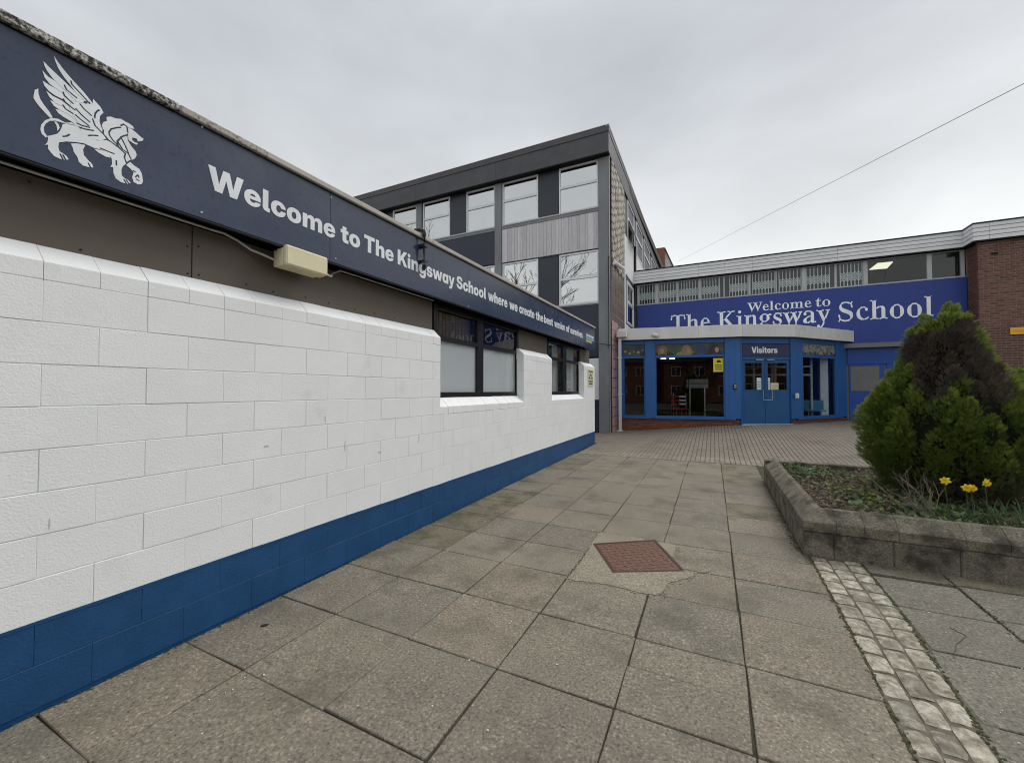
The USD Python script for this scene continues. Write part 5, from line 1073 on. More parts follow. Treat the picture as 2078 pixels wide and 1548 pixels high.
posts(AB, [(-.05, S1(1265), ZS, FT, .0), (S1(1309), S1(1330), ZS, FT, .03), (S1(1471), LAB, ZS, FT, .03)])
posts(AB, [(S1(1478), S1(1480), ZS + .02, FT - .2, .034), (S1(1492), S1(1494), ZS + .02, FT - .2, .034)])
posts(BC, [(0, S2(1506), .2, FT, .02), (S2(1604.5), LBC, .2, FT, .02)])
posts(CE, [(0.0, S3(1629), ZS, FT, .02), (S3(1697), S3(1717), ZS, FT, .02), (S3(1718), LCE, ZS, FT, -.02)])
for F, a, b in ((AB, S1(1265), S1(1309)), (AB, S1(1330), S1(1471)), (CE, S3(1629), S3(1697))):
    obj("header", F.b(a, b, -.08, .005, zpo + .01, FT, .004), "entrance_blue", porch)
    w = obj("window", [F.b(a, b, -.07, .0, ztr - .035, ztr + .035, .004), F.b(a, b, -.07, .0, ZS, ZS + .07, .004), F.b(a, a + .035, -.07, .002, ZS + .07, ztr - .035), F.b(b - .035, b, -.07, .002, ZS + .07, ztr - .035)], "entrance_blue", porch)
    obj("pane", F.b(a + .035, b - .035, -.040, -.034, ZS + .07, ztr - .035, 0), "entrance_glass", w)
    obj("poster", F.b(a, b, -.06, -.03, ztr + .036, zpo + .009, 0), "poster_base" if F is AB else "poster_dark", porch)
    obj("sill", F.b(a - .3 if F is CE else a - .1, b + .3, -.10, .045, ZS - .035, ZS - .001, .006), "entrance_blue", porch)
    # picture strip: heads and shoulders of pupils, small flat shapes on the poster
    if F is AB and b - a > 1:
        zc, h = (ztr + zpo) / 2, (zpo - ztr)
        clip = sbox(a, ztr + .038, b, zpo + .005)
        for px, hair, skin, top, lean in ((1346, "print_hair", "print_skin", "print_dark", -.05), (1395, "print_hair_b", "print_skin", "print_lime", .03), (1425, "print_navy", None, "print_green", 0), (1451, "print_dark", "print_skin_b", "print_navy", .05)):
            s = S1(px)
            body = Polygon([(s - .34, ztr), (s - .30, zc - .09), (s - .10, zc - .02), (s + .12, zc - .02), (s + .30, zc - .1), (s + .36, ztr)])
            obj("poster_print", F.plate(body.intersection(clip), -.0298, -.0290), top, porch)
            hp = Polygon([(s - .15, zc - .16), (s - .17, zc + .02), (s - .11, zc + .13), (s + .0, zc + .17), (s + .10, zc + .12), (s + .14, zc), (s + .15 + lean, zc - .15), (s + .07, zc - .12), (s - .06, zc - .12)])
            obj("poster_print", F.plate(hp.intersection(clip), -.0289, -.0280), hair, porch)
            if skin:
                obj("poster_print", F.plate(affinity.scale(Point(s + .02 + lean, zc - .015).buffer(.075), .80, 1.15).intersection(clip), -.0279, -.0270), skin, porch)
    else:
        n = 5 if F is AB else 14
        for k in range(n):
            s = a + (b - a) * (k + .5) / n; zz = rng.uniform(ztr + .10, zpo - .16)
            obj("poster_print", F.plate(sbox(s - (b - a) / n * .42, ztr + .037, s + (b - a) / n * .42, zz - .02), -.0298, -.0290), rng.choice(["print_navy", "print_dark", "print_navy", "print_green"]), porch)
            obj("poster_print", F.plate(Point(s, zz).buffer(min(.055, (b - a) / n * .30)), -.0289, -.0280), rng.choice(["print_skin", "print_skin_b", "print_hair"]), porch)
# door section
zv0, zv1 = BC.S(1555, 723)[1], BC.S(1555, 697)[1]
zdt = BC.S(1555, 731)[1]
g0 = float(gh(1.45, 15.05))
obj("header", BC.b(S2(1506), S2(1604.5), -.08, -.012, zv1 + .005, FT, .004), "entrance_blue", porch)
obj("header", BC.b(S2(1506), S2(1604.5), -.08, -.006, zdt + .01, zv0 - .012, .004), "door_blue", porch)
da, dm, db = S2(1507), S2(1553), S2(1603.5)
zg0, zg1 = BC.S(1555, 791)[1], BC.S(1555, 736)[1]
for a, b in ((da, dm), (dm, db)):
    a += .006; b -= .006
    lf = obj("door", [BC.b(a, b, -.06, -.02, g0 + .012, zg0, .004), BC.b(a, b, -.06, -.02, zg1, zdt, .004), BC.b(a, a + .085, -.06, -.0205, zg0, zg1), BC.b(b - .085, b, -.06, -.0205, zg0, zg1)], "door_blue", porch)
    obj("pane", BC.b(a + .085, b - .085, -.043, -.037, zg0, zg1, 0), "entrance_glass", lf)
    obj("glazing_bead", [BC.b(a + .08, b - .08, -.03, -.012, zg0 - .012, zg0 + .008, .002), BC.b(a + .08, b - .08, -.03, -.012, zg1 - .008, zg1 + .012, .002), BC.b(a + .074, a + .09, -.03, -.012, zg0, zg1, .002), BC.b(b - .09, b - .074, -.03, -.012, zg0, zg1, .002)], "door_blue", lf)
    obj("lower_panel", BC.b(a + .07, b - .07, -.03, -.015, g0 + .12, zg0 - .22, .004), "door_blue", lf)
    zcl = BC.S(1555, 730)[1]
    s0, s1 = (dm - .30, dm - .06) if a < dm - .1 else (dm + .06, dm + .30)
    obj("door_closer", BC.b(s0, s1, -.02, .02, zcl - .022, zcl + .018, .004), "chrome", lf)
hz0, hz1 = BC.S(1555, 811)[1], BC.S(1555, 792)[1]
hs0, hs1 = S2(1547), S2(1564.5)
obj("pull_handle", [tube([BC.tr((np.array([[s, d, z]]), np.zeros((1, 3), int)))[0][0] for s, d, z in ((hs0, -.02, hz1), (hs0, .05, hz1), (hs0, .055, hz0), (hs1, .055, hz0), (hs1, .05, hz1), (hs1, -.02, hz1))], .012, 8)], "chrome", porch)
obj("threshold", BC.b(S2(1504), S2(1607), -.12, .06, g0 - .12, g0 + .008, .004), "clad_white", porch)
# plinth bricks under the windows
for F, a, b in ((AB, -.05, S2(1505) * 0 + LAB - .02), (CE, S3(1608), LCE - .03)):
    pb = obj("brick_plinth", F.b(a, b, -.14, -.012, -.05, ZS - .04, 0), "mortar_dark", porch)
    for r in range(6):
        z1 = ZS - .045 - r * CB; z0 = z1 - CB + .009
        for s0, s1 in split(a, b, a + (r % 2) * BL / 2, BL):
            p = F.o + s0 * F.u
            if z1 < float(gh(*p)) - .02:
                continue
            obj("brick", F.b(s0 + .004, s1 - .004, -.1, rng.uniform(-.002, .002), z0, z1, .004), "brick_plinth", pb)
# canopy
outer = BAYP.buffer(.17, join_style=2, mitre_limit=3)
plan = outer.intersection(sbox(-2.86, 10, 6, YM - .062))
obj("canopy", (lambda m: (np.array(m.vertices) + (0, 0, ZC0 + .012), np.array(m.faces)))(trimesh.creation.extrude_polygon(plan, ZC1 - ZC0 - .02, engine="earcut")), "canopy_grey", porch)
ec = [p for p in plan.exterior.coords]
for p, q in zip(ec, ec[1:]):
    p, q = np.array(p), np.array(q)
    if Polygon(plan.exterior).exterior.is_ccw is False:
        p, q = q, p
    ln = np.linalg.norm(q - p)
    mid = (p + q) / 2
    if ln < .12 or mid[1] > YM - .1 or (mid[0] < -2.8):
        continue
    F = Fac(p, q - p)
    n = max(1, int(round(ln / 1.3)))
    for k in range(n):
        obj("fascia_panel", F.b(ln * k / n + .0015, ln * (k + 1) / n - .0015, -.01, .014, ZC0, ZC1, .005), "canopy_grey", porch)
# rooms behind the glass
hg = .42
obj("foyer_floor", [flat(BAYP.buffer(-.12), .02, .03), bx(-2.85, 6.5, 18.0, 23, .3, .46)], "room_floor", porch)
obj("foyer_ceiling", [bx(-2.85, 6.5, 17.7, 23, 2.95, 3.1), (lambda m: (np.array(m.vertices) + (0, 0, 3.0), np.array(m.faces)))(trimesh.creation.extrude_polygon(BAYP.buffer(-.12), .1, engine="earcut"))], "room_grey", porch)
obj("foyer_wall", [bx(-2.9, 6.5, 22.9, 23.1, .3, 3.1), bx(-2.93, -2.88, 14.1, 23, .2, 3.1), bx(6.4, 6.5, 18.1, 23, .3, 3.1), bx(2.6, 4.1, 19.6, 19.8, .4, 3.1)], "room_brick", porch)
obj("foyer_column", bx(3.28, 3.50, 17.35, 17.6, .4, 3.0), "curtain_white", porch)
obj("foyer_column", bx(.42, .50, 14.95, 15.03, .5, 2.95), "curtain_white", porch)
lt = thing("foyer_light", "lit tube on the foyer ceiling, left one seen through the large entrance window", "ceiling light", (-1, 17, 2.9))
for k, (x0, x1, y) in enumerate(((1341, 1352, 727.5), (1358, 1370, 727.5), (1395, 1405, 738), (1430, 1449, 735))):
    p, q = at(x0, y, Z=2.93), at(x1, y, Z=2.93)
    o = lt if k == 0 else thing("foyer_light", ["", "lit tube on the foyer ceiling, second from the left in the large entrance window", "lit tube on the foyer ceiling, lowest one, above the white board", "long lit tube on the foyer ceiling beside the yellow notice"][k], "ceiling light", tuple(p))
    obj("tube", bev(min(p[0], q[0]), max(p[0], q[0]), p[1] - .05, p[1] + .05, 2.90, 2.935, .005), "lamp_tube", o)
    obj("housing", bev(min(p[0], q[0]) - .03, max(p[0], q[0]) + .03, p[1] - .07, p[1] + .07, 2.937, 2.97, .005), "clad_white", o)
wb = thing("notice_board", "white framed board standing in the foyer behind the large entrance window", "board", (-.5, 17, 1.2))
p, q = at(1393, 787, Y=16.8), at(1437, 769, Y=16.8)
obj("board", bev(p[0], q[0], 16.8, 16.83, p[2], q[2], .006), "curtain_white", wb)
obj("frame", [bev(p[0] + .05, p[0] + .08, 16.77, 16.797, p[2], q[2], .004), bev(p[0], q[0], 16.77, 16.795, (p[2] + q[2]) / 2 - .012, (p[2] + q[2]) / 2 + .012, .004)], "ink", wb)
obj("leg", [bx(p[0] + .1, p[0] + .14, 16.81, 16.85, .42, p[2]), bx(q[0] - .14, q[0] - .10, 16.81, 16.85, .42, p[2])], "chair_frame", wb)


def chair(name, label, x, y, rot, seat, frame, h=.95):
    z0 = hg - .02
    t = thing(name, label, "chair", (x, y, z0))
    c, s = math.cos(rot), math.sin(rot)
    R = lambda m: (np.c_[x + m[0][:, 0] * c - m[0][:, 1] * s, y + m[0][:, 0] * s + m[0][:, 1] * c, m[0][:, 2] + z0], m[1])
    obj("seat", R(bev(-.22, .22, -.22, .22, .43, .47, .012)), seat, t)
    for k in range(3):
        obj("back_slat", R(bev(-.2, .2, .20, .225, .58 + .13 * k, .65 + .13 * k, .006)), seat if seat != "chair_frame" else frame, t)
    for sx in (-.21, .21):
        obj("leg", R(tube([(sx, -.2, 0), (sx, -.2, .44)], .013, 6)), frame, t)
        obj("leg", R(tube([(sx, .22, 0), (sx, .215, .45), (sx, .21, h)], .013, 6)), frame, t)
    return t


pch = at(1396, 842, Z=hg); chair("metal_chair", "pale metal framed chair just inside the large entrance window", float(pch[0]), 15.6, .3, "chair_frame", "chair_frame", 1.0)
chair("red_chair", "red legged low chair inside the left part of the large entrance window", -1.05, 15.4, 1.0, "chair_red", "chair_red", .75)
bn = thing("foyer_bench", "pale blue bench seat inside the narrow window right of the entrance doors", "bench", (3, 17, .4))
p, q = at(1630, 838, Y=17.1), at(1672, 812, Y=17.1)
obj("back", bev(p[0], q[0], 17.15, 17.2, p[2] + .1, q[2], .01), "chair_blue", bn)
obj("seat", bev(p[0], q[0], 16.75, 17.15, p[2] + .08, p[2] + .13, .01), "chair_blue", bn)
obj("leg", [tube([(p[0] + .1, 16.8, .42), (p[0] + .1, 16.8, p[2] + .09)], .015, 6), tube([(q[0] - .1, 16.8, .42), (q[0] - .1, 16.8, p[2] + .09)], .015, 6)], "chair_frame", bn)
rb = thing("red_bucket", "small red tub on the foyer floor in the narrow left window", "tub", (-2.3, 14.6, .42))
pr = at(1299, 840, Y=14.75)
obj("tub", trimesh.creation.revolve(np.array([(0, .0), (.12, 0), (.15, .26), (.14, .26), (.11, .02), (0, .02)])).apply_translation((float(pr[0]), 14.75, .36)), "chair_red", rb, smooth=40)
sc3 = thing("inner_screen", "grey framed inner glazed screen seen through the entrance doors", "screen", (2, 16.6, .4))
i0, i1 = at(1502, 800, Y=16.5)[0], at(1612, 800, Y=16.9)[0]
FI = Fac((float(i0), 16.2), (.93, .37)); li = 2.4
for s_ in (0, .42, 1.02, 1.12, 1.72, 2.3):
    obj("mullion", FI.b(s_, s_ + .07, -.05, 0, .4, 2.9), "upvc_grey", sc3)
for z_ in (.42, 2.0, 2.28):
    obj("rail", FI.b(.07, 2.3, -.048, -.002, z_, z_ + .06), "upvc_grey", sc3)
# things fixed to the porch
vs = thing("visitors_sign", "dark blue Visitors sign over the blue double doors", "sign", (1.45, 15, 2.8))
obj("board", BC.b(S2(1507), S2(1604), -.03, .0, zv0, zv1 - .01, .003), "visitors_blue", vs)
obj("lettering", BC.plate(word("Visitors", SANS_G, S2(1526), S2(1578.5), BC.S(1552, 716.3)[1], BC.S(1552, 703.6)[1] - BC.S(1552, 716.3)[1], .728), .0, .003), "vinyl_white", vs)
yn = thing("window_notice", "yellow paper notice stuck in the upper right corner of the large entrance window", "notice", tuple(BAY[1]) + (2.3,))
sa, za = AB.S(1448, 754.5); sb_, zb_ = AB.S(1469, 726.5)
obj("paper", AB.b(sa, sb_, -.033, -.0305, za, zb_, 0), "yellow_paper", yn)
mid = (sa + sb_) / 2
obj("print", AB.plate(unary_union([sbox(sa + .05, za + (zb_ - za) * f, sb_ - .05, za + (zb_ - za) * (f + .07)) for f in (.15, .3, .45)] + [Polygon([(mid - .07, za + (zb_ - za) * .68), (mid + .09, za + (zb_ - za) * .68), (mid + .05, za + (zb_ - za) * .85), (mid - .02, za + (zb_ - za) * .9)])]), -.0304, -.0296), "ink", yn)
for k, (x0, y0, x1, y1, m, lab) in enumerate(((1537, 766, 1546.5, 791.5, "pale_paper", "pale notice in the left door pane beside the meeting edge"), (1556, 766, 1564.5, 792, "pale_paper", "tall pale notice in the right door pane beside the meeting edge"), (1565.5, 777, 1581.5, 791.5, "cream_paper", "wide cream notice low in the right door pane"))):
    s0, z1 = BC.S(x0, y0); s1, z0 = BC.S(x1, y1)
    o = thing("door_notice", lab, "notice", (1.45, 15, 1.6))
    obj("paper", BC.b(s0, s1, -.036, -.033, z0, z1, 0), m, o)
    obj("print", BC.plate(unary_union([sbox(s0 + .02, z0 + (z1 - z0) * f, s1 - .02, z0 + (z1 - z0) * (f + .04)) for f in (.2, .35, .5, .65)]), -.0329, -.032), "ink", o)
for F, fx, px, py, w, h, lab in ((AB, S1, 1491, 784.5, .10, .17, "small grey door intercom on the blue post left of the doors"), (BC, S2, 1615, 803.5, .13, .17, "square metal keypad on the blue post right of the doors")):
    s, z = F.S(px, py)
    o = thing("door_intercom", lab, "intercom", tuple(F.o + s * F.u) + (z,))
    obj("case", F.b(s - w / 2, s + w / 2, .02, .07, z - h / 2, z + h / 2, .012), "black_plastic" if F is AB else "steel_strip", o)
    obj("face", F.b(s - w / 2 + .02, s + w / 2 - .02, .0705, .078, z - h / 2 + .03, z + h / 2 - .02, .004), "steel_strip" if F is AB else "clad_white", o)
    obj("button", F.b(s - .012, s + .012, .0785, .084, z - .02, z + .0, .003), "ink", o)
sc2 = thing("dome_camera", "small white security camera under the left end of the porch canopy", "camera", (-1.7, 13.9, 3.2))
pd = at(1329, 680, Y=14.0)
obj("housing", tube([pd + np.array([-.10, .05, .03]), pd, pd + np.array([.12, -.06, -.03])], [.045, .06, .05], 10), "render_white", sc2, smooth=40)
obj("bracket", tube([pd + np.array([-.02, .2, -.02]), pd + np.array([-.02, .03, -.02])], .02, 8), "steel_strip", sc2)
# rainwater pipe at the left end of the canopy
dp = thing("drain_pipe", "white square rainwater pipe with hopper at the left end of the canopy", "pipe", (-2.85, 13.75, .2))
xd, yd = float(at(1258.3, 780, Y=13.72)[0]), 13.72
gd_ = float(gh(xd, yd))
obj("pipe", bev(xd - .045, xd + .045, yd - .045, yd + .045, gd_ - .02, 3.235, .006), "clad_white", dp)
obj("hopper", [bev(xd - .09, xd + .22, yd - .12, yd + .12, 3.24, 3.44, .012)], "canopy_grey", dp)
for z in (2.55, 1.35):
    obj("pipe_clip", bev(xd - .062, xd + .062, yd - .055, yd + .06, z, z + .045, .004), "clad_white", dp)
obj("foot", bev(xd - .10, xd + .08, yd - .10, yd + .08, gd_ - .02, gd_ + .015, .006), "clad_white", dp)
# ------------------------------------------------------------------ planter
PX0, PY0, PY1, PX1 = .697, 4.44, 7.62, 3.5
plant = thing("planter_wall", "low weathered stone planter wall with sloping capping stones", "planter", (PX0, PY0, 0))
gz = lambda x, y: float(gh(x, y))
FR, LF = Fac((0, PY0), (1, 0)), Fac((PX0, 0), (0, -1))
prof = [(-.155, 0), (-.155, .186), (-.115, .180), (-.008, .094), (0, .084), (.0, .006), (-.006, 0)]
zc0 = .246


def stone(m, n=1, amp=.004):
    t = trimesh.Trimesh(*[np.array(a) for a in m], process=True)
    t = t.subdivide_to_size(.06)
    v = np.array(t.vertices)
    v = v + (meshkit.fbm(v * 14, 3)[:, None] - .5) * amp * 2 * np.array([1, 1, 1])
    return v, np.array(t.faces)


lower = obj("wall", [FR.b(PX0 + .02, PX1, -.15, -.012, -.1, zc0, 0), LF.b(-PY1, -PY0 - .02, -.15, -.012, -.1, zc0, 0), bx(PX0 + .02, PX1, PY1 - .15, PY1 - .01, -.1, zc0), bx(PX1 - .15, PX1 - .01, PY0 + .02, PY1, -.1, zc0)], "mortar_dark", plant)
x = PX0
for k, w in enumerate((.22, .398, .398, .398, .398, .398, .398)):
    obj("stone_block", stone(FR.b(x + .0012, min(x + w, PX1) - .0012, -.14, rng.uniform(-.003, .003), -.08, zc0 - .004, .008)), "planter_front_stone", lower); x += w
x = PX0
for k, w in enumerate((.24, .19, .22, .40, .24, .22, .3, .3, .4, .3)):
    s0, s1 = x + .0015, min(x + w, PX1) - .0015
    if s1 - s0 < .03:
        break
    m = FR.prism([(d + rng.uniform(0, .003), z + zc0) for d, z in prof], s0, s1)
    if k == 0:                                            # mitred corner stone
        v = m[0].copy(); v[:, 0] = np.where(v[:, 0] < s0 + .01, np.maximum(v[:, 0], PX0 + (v[:, 1] - PY0)), v[:, 0]); m = (v, m[1])
    obj("capping_stone", stone(m), "planter_front_stone" if k % 4 == 1 else "planter_stone", plant); x += w
y = PY0
for k in range(10):
    w = .398 if k else .3
    y2 = min(y + w, PY1)
    if y2 - y > .04:
        obj("stone_block", stone(LF.b(-y2 + .0012, -y - .0012, -.14, rng.uniform(-.003, .003), -.08, zc0 - .004, .008)), "planter_stone", lower)
    y = y2
y = PY0
for k in range(20):
    w = .2 if k else .26
    y2 = min(y + w, PY1)
    if y2 - y > .04:
        m = LF.prism([(d + rng.uniform(0, .003), z + zc0) for d, z in prof], -y2 + .0012, -y - .0012)
        v = m[0].copy()
        if k == 0:
            v[:, 1] = np.where(v[:, 1] < y + .01, np.maximum(v[:, 1], PY0 + (v[:, 0] - PX0)), v[:, 1])
        obj("capping_stone", stone((v, m[1])), "planter_stone", plant)
    y = y2
x = PX0
for k in range(8):
    obj("capping_stone", stone(bev(x + .003, x + .395, PY1 - .16, PY1, zc0 + .002, zc0 + .165 + rng.uniform(-.004, .004), .012)), "planter_stone", plant); x += .398
for k in range(8):
    y0 = PY0 + .17 + k * .37
    obj("capping_stone", stone(bev(PX1 - .16, PX1, y0, min(y0 + .365, PY1 - .17), zc0 + .002, zc0 + .165, .012)), "planter_stone", plant)
sx, sy = np.linspace(PX0 + .13, PX1 - .14, 40), np.linspace(PY0 + .13, PY1 - .14, 44)
SX_, SY_ = np.meshgrid(sx, sy, indexing="ij")


def soil_z(x, y):
    p = np.c_[np.ravel(x), np.ravel(y), 0 * np.ravel(x)]
    z = .335 + .05 * (meshkit.fbm(p * 3, 5) - .5) * 2 + .045 * np.exp(-((p[:, 0] - 2.2) ** 2 + (p[:, 1] - 6.0) ** 2) / .5)
    return z.reshape(np.shape(x))


SZ_ = soil_z(SX_, SY_)
ii, jj = np.meshgrid(np.arange(39), np.arange(43), indexing="ij"); a_ = (ii * 44 + jj).ravel()
obj("soil", (np.c_[SX_.ravel(), SY_.ravel(), SZ_.ravel()], np.c_[a_, a_ + 44, a_ + 45, a_ + 1]), "soil", kind="structure", smooth=True)

# ------------------------------------------------------------------ ground cover in the planter


def leaves(pts, nrm_tilt, size, rnd, aspect=.45, cup=.2):
    """one little folded leaf (4 triangles) per point"""
    n = len(pts)
    az = rnd.uniform(0, 2 * np.pi, n); tl = rnd.uniform(*nrm_tilt, n); s = size * rnd.uniform(.55, 1.3, n)
    d = np.c_[np.cos(az) * np.cos(tl), np.sin(az) * np.cos(tl), np.sin(tl)]
    w = np.c_[-np.sin(az), np.cos(az), 0 * az]
    roll = rnd.uniform(-.6, .6, n)[:, None]
    up = np.cross(d, w); w = w * np.cos(roll) + up * np.sin(roll); up = np.cross(d, w)
    S = s[:, None]
    P = [pts, pts + d * S * .5 + w * S * aspect + up * S * cup * .4, pts + d * S, pts + d * S * .5 - w * S * aspect + up * S * cup * .4, pts + d * S * .5 - up * S * .02]
    v = np.stack(P, 1).reshape(-1, 3)
    b = np.arange(n)[:, None] * 5
    f = np.concatenate([b + np.array(t) for t in ([0, 4, 1], [4, 2, 1], [0, 3, 4], [4, 3, 2])])
    return v, f


def scatter(n, fn, rnd):
    p = np.c_[rnd.uniform(PX0 + .17, PX1 - .2, n), rnd.uniform(PY0 + .16, PY1 - .2, n)]
    keep = rnd.uniform(0, 1, n) < fn(p[:, 0], p[:, 1])
    p = p[keep]
    return np.c_[p, soil_z(p[:, 0], p[:, 1])]


fb = lambda x, y, s, sd: meshkit.fbm(np.c_[x * s, y * s, 0 * x], sd)
patch = lambda x, y: sm(.50, .62, fb(x, y, 2.2, 11))
g = scatter(12000, lambda x, y: .06 + .70 * patch(x, y) + .6 * np.exp(-((x - 1.15) ** 2 + (y - 6.9) ** 2) / .12) + .5 * np.exp(-((y - 4.8) ** 2) / .02) * (x > 1.5), nrg)
g[:, 2] += nrg.uniform(0, .05, len(g))
obj("ground_cover_weeds", leaves(g, (-.2, 1.1), .046, nrg), "weed_green", label="low green weeds spreading over the planter soil", cat="weeds", kind="stuff")
g = scatter(3000, lambda x, y: .9 * np.exp(-((x - 1.55) ** 2 / .09 + (y - 5.7) ** 2 / .35)) + .1 * patch(x, y), nrg)
g[:, 2] += nrg.uniform(0, .06, len(g))
obj("lime_weeds", leaves(g, (-.1, 1.1), .038, nrg), "weed_lime", label="yellow-green weeds in the middle of the planter", cat="weeds", kind="stuff")
g = scatter(12000, lambda x, y: .45 + .5 * (1 - patch(x, y)), nrg)
g[:, 2] += nrg.uniform(0, .03, len(g))
obj("leaf_litter", leaves(g, (-.3, .7), .034, nrg, aspect=.35), "weed_dry", label="dry brown leaves lying on the planter soil", cat="leaves", kind="stuff")
ros = []
for k in range(60):
    if k < 18:
        c = (rng.gauss(1.12, .16), rng.gauss(6.9, .22))
    elif k < 40:
        c = (rng.uniform(1.45, 2.7), rng.gauss(4.78, .10))
    else:
        c = (rng.uniform(1.1, 1.9), rng.uniform(5.0, 6.2))
    if not (PX0 + .2 < c[0] < PX1 - .2 and PY0 + .17 < c[1] < PY1 - .2):
        continue
    n = rng.randint(6, 13)
    q = np.c_[nrg.normal(c[0], .02, n), nrg.normal(c[1], .02, n)]
    ros.append(leaves(np.c_[q, soil_z(q[:, 0], q[:, 1]) + .012], (.1, .9), .075, nrg, aspect=.26))
obj("weed_rosettes", ros, "rosette_leaf", label="clumps of longer pale green leaves among the planter weeds", cat="weeds", kind="stuff")
st = []
for k in range(420):
    x, y = rng.uniform(PX0 + .2, 2.9), rng.uniform(PY0 + .18, PY1 - .3)
    z = float(soil_z(np.array([x]), np.array([y]))[0]); h = rng.uniform(.05, .16); a = rng.uniform(0, 6.28); t = rng.uniform(.2, .9)
    st.append(tube([(x, y, z), (x + math.cos(a) * h * t * .4, y + math.sin(a) * h * t * .4, z + h * .6), (x + math.cos(a) * h * t, y + math.sin(a) * h * t, z + h * .85)], [.0022, .0018, .001], 3, False))
obj("dry_stalks", st, "twig_pale", label="thin dry stalks standing in the planter soil", cat="stalks", kind="stuff")
gb = []
for k in range(700):
    x, y = rng.uniform(1.7, 3.0), rng.gauss(4.85, .16)
    if not PY0 + .13 < y < 5.6:
        continue
    z = float(soil_z(np.array([x]), np.array([y]))[0]); h = rng.uniform(.05, .14); a = rng.uniform(0, 6.28); w = .004
    dx, dy = math.cos(a), math.sin(a)
    p0, p1, p2 = np.array((x, y, z)), np.array((x + dx * h * .25, y + dy * h * .25, z + h * .7)), np.array((x + dx * h * .7, y + dy * h * .7, z + h * .85))
    s = np.array((-dy, dx, 0)) * w
    gb.append((np.array([p0 - s, p0 + s, p1 + s, p1 - s, p2]), np.array([[0, 1, 2], [0, 2, 3], [3, 2, 4]])))
obj("grass_tufts", gb, "weed_green", label="grass blades along the inside of the planter's front stones", cat="grass", kind="stuff")

# ------------------------------------------------------------------ conifer
BC_ = np.array([2.22, 6.02]); BZ0, BZ1 = .40, 2.52
con = thing("conifer_bush", "cone-shaped conifer in the planter, green with a large dead brown patch", "bush", (BC_[0], BC_[1], .37))
obj("trunk", tube([(BC_[0], BC_[1], .25), (BC_[0] + .02, BC_[1], .8), (BC_[0], BC_[1] + .02, 1.6), (BC_[0] + .02, BC_[1], 2.3)], [.09, .075, .05, .015], 8), "bark", con)
vw = np.array([BC_[0], BC_[1]]) / np.linalg.norm(BC_)            # from the camera to the bush
rt = np.array([vw[1], -vw[0]])
zz = np.array([.36, .50, .70, .90, 1.10, 1.3, 1.5, 1.7, 1.9, 2.1, 2.25, 2.34, 2.42])
rr = np.array([.36, .52, .67, .74, .73, .61, .465, .325, .215, .14, .085, .04, .0])
prof_r = lambda z: np.interp(z, zz, rr)
core_v, core_f = [], []
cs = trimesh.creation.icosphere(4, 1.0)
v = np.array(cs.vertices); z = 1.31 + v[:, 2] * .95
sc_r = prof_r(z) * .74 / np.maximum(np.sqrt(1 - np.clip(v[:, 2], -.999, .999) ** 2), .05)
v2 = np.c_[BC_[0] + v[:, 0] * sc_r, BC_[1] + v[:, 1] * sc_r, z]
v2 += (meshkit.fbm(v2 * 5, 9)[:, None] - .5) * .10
obj("inner_growth", (v2, np.array(cs.faces)), "conifer_core", con, smooth=True)  # added dark hull that stops light passing through the sprays
# plumes: flame-shaped lobes, each carrying upright flat sprays
PL = []
NP = 175
for k in range(NP):
    a = k * 2.39996; z = .38 + 1.72 * ((k + .5) / NP) ** 1.2
    r = float(prof_r(z)) * rng.uniform(.70, .93)
    PL.append((a + rng.uniform(-.25, .25), z, r, rng.uniform(.24, .42), rng.uniform(.10, .17) * (1 - .25 * (z - .38) / 1.7)))
PL += [(0, 2.02, .0, .36, .11), (2.5, 1.95, .10, .36, .10), (4.4, 1.9, .13, .34, .11), (5.6, 2.06, .07, .44, .09), (0.6, 2.1, .05, .44, .08)]
DEAD = Polygon([(1840, 690), (1925, 672), (1940, 650), (1968, 648), (1972, 690), (2004, 718), (2040, 766), (2060, 808), (2036, 822), (1985, 818), (1966, 778), (1938, 772), (1918, 806), (1884, 820), (1866, 790), (1852, 752), (1836, 745), (1834, 700)])
dp_ = []
for a, b in DEAD.exterior.coords[:-1]:
    r_ = rays(a, b); t = (vw @ BC_) / (vw @ r_[:2]); p = t * r_
    dp_.append((float((p[:2] - BC_) @ rt), float(p[2] + EYE)))
from shapely.prepared import prep as _prep
dead_in = _prep(Polygon(dp_))
LOW = _prep(Polygon([(-.2, .3), (.85, .3), (.85, .86), (.52, .90), (.35, .72), (.1, .66), (-.15, .55)]))
sprays = {"conifer_green": [], "conifer_tip": [], "conifer_dead": []}


def fronds(pts, axes, length, rnd, wide=.30, side=4):
    n = len(pts)
    d = axes / np.linalg.norm(axes, axis=1, keepdims=True)
    ref = rnd.normal(0, 1, (n, 3)); w = np.cross(d, ref); w /= np.linalg.norm(w, axis=1, keepdims=True)
    up = np.cross(d, w)
    L_ = length[:, None]
    vs, fs = [], []
    base = np.arange(n)
    rows = [pts - w * L_ * .025, pts + w * L_ * .025, pts + d * L_]
    tri = [(0, 1, 2)]
    for k in range(side):
        t = .12 + .70 * k / (side - 1) if side > 1 else .4
        ln = wide * (1.15 - .75 * t)
        for sg in (-1, 1):
            o = pts + d * L_ * t
            tip = o + d * L_ * (.28) + sg * w * L_ * ln + up * L_ * rnd.uniform(-.10, .10, (n, 1))
            i = len(rows)
            rows += [o - d * L_ * .055, o + d * L_ * .075, tip]
            tri.append((i, i + 1, i + 2))
    m = len(rows)
    v = np.stack(rows, 1).reshape(-1, 3)
    f = np.concatenate([base[:, None] * m + np.array(t) for t in tri])
    return v, f


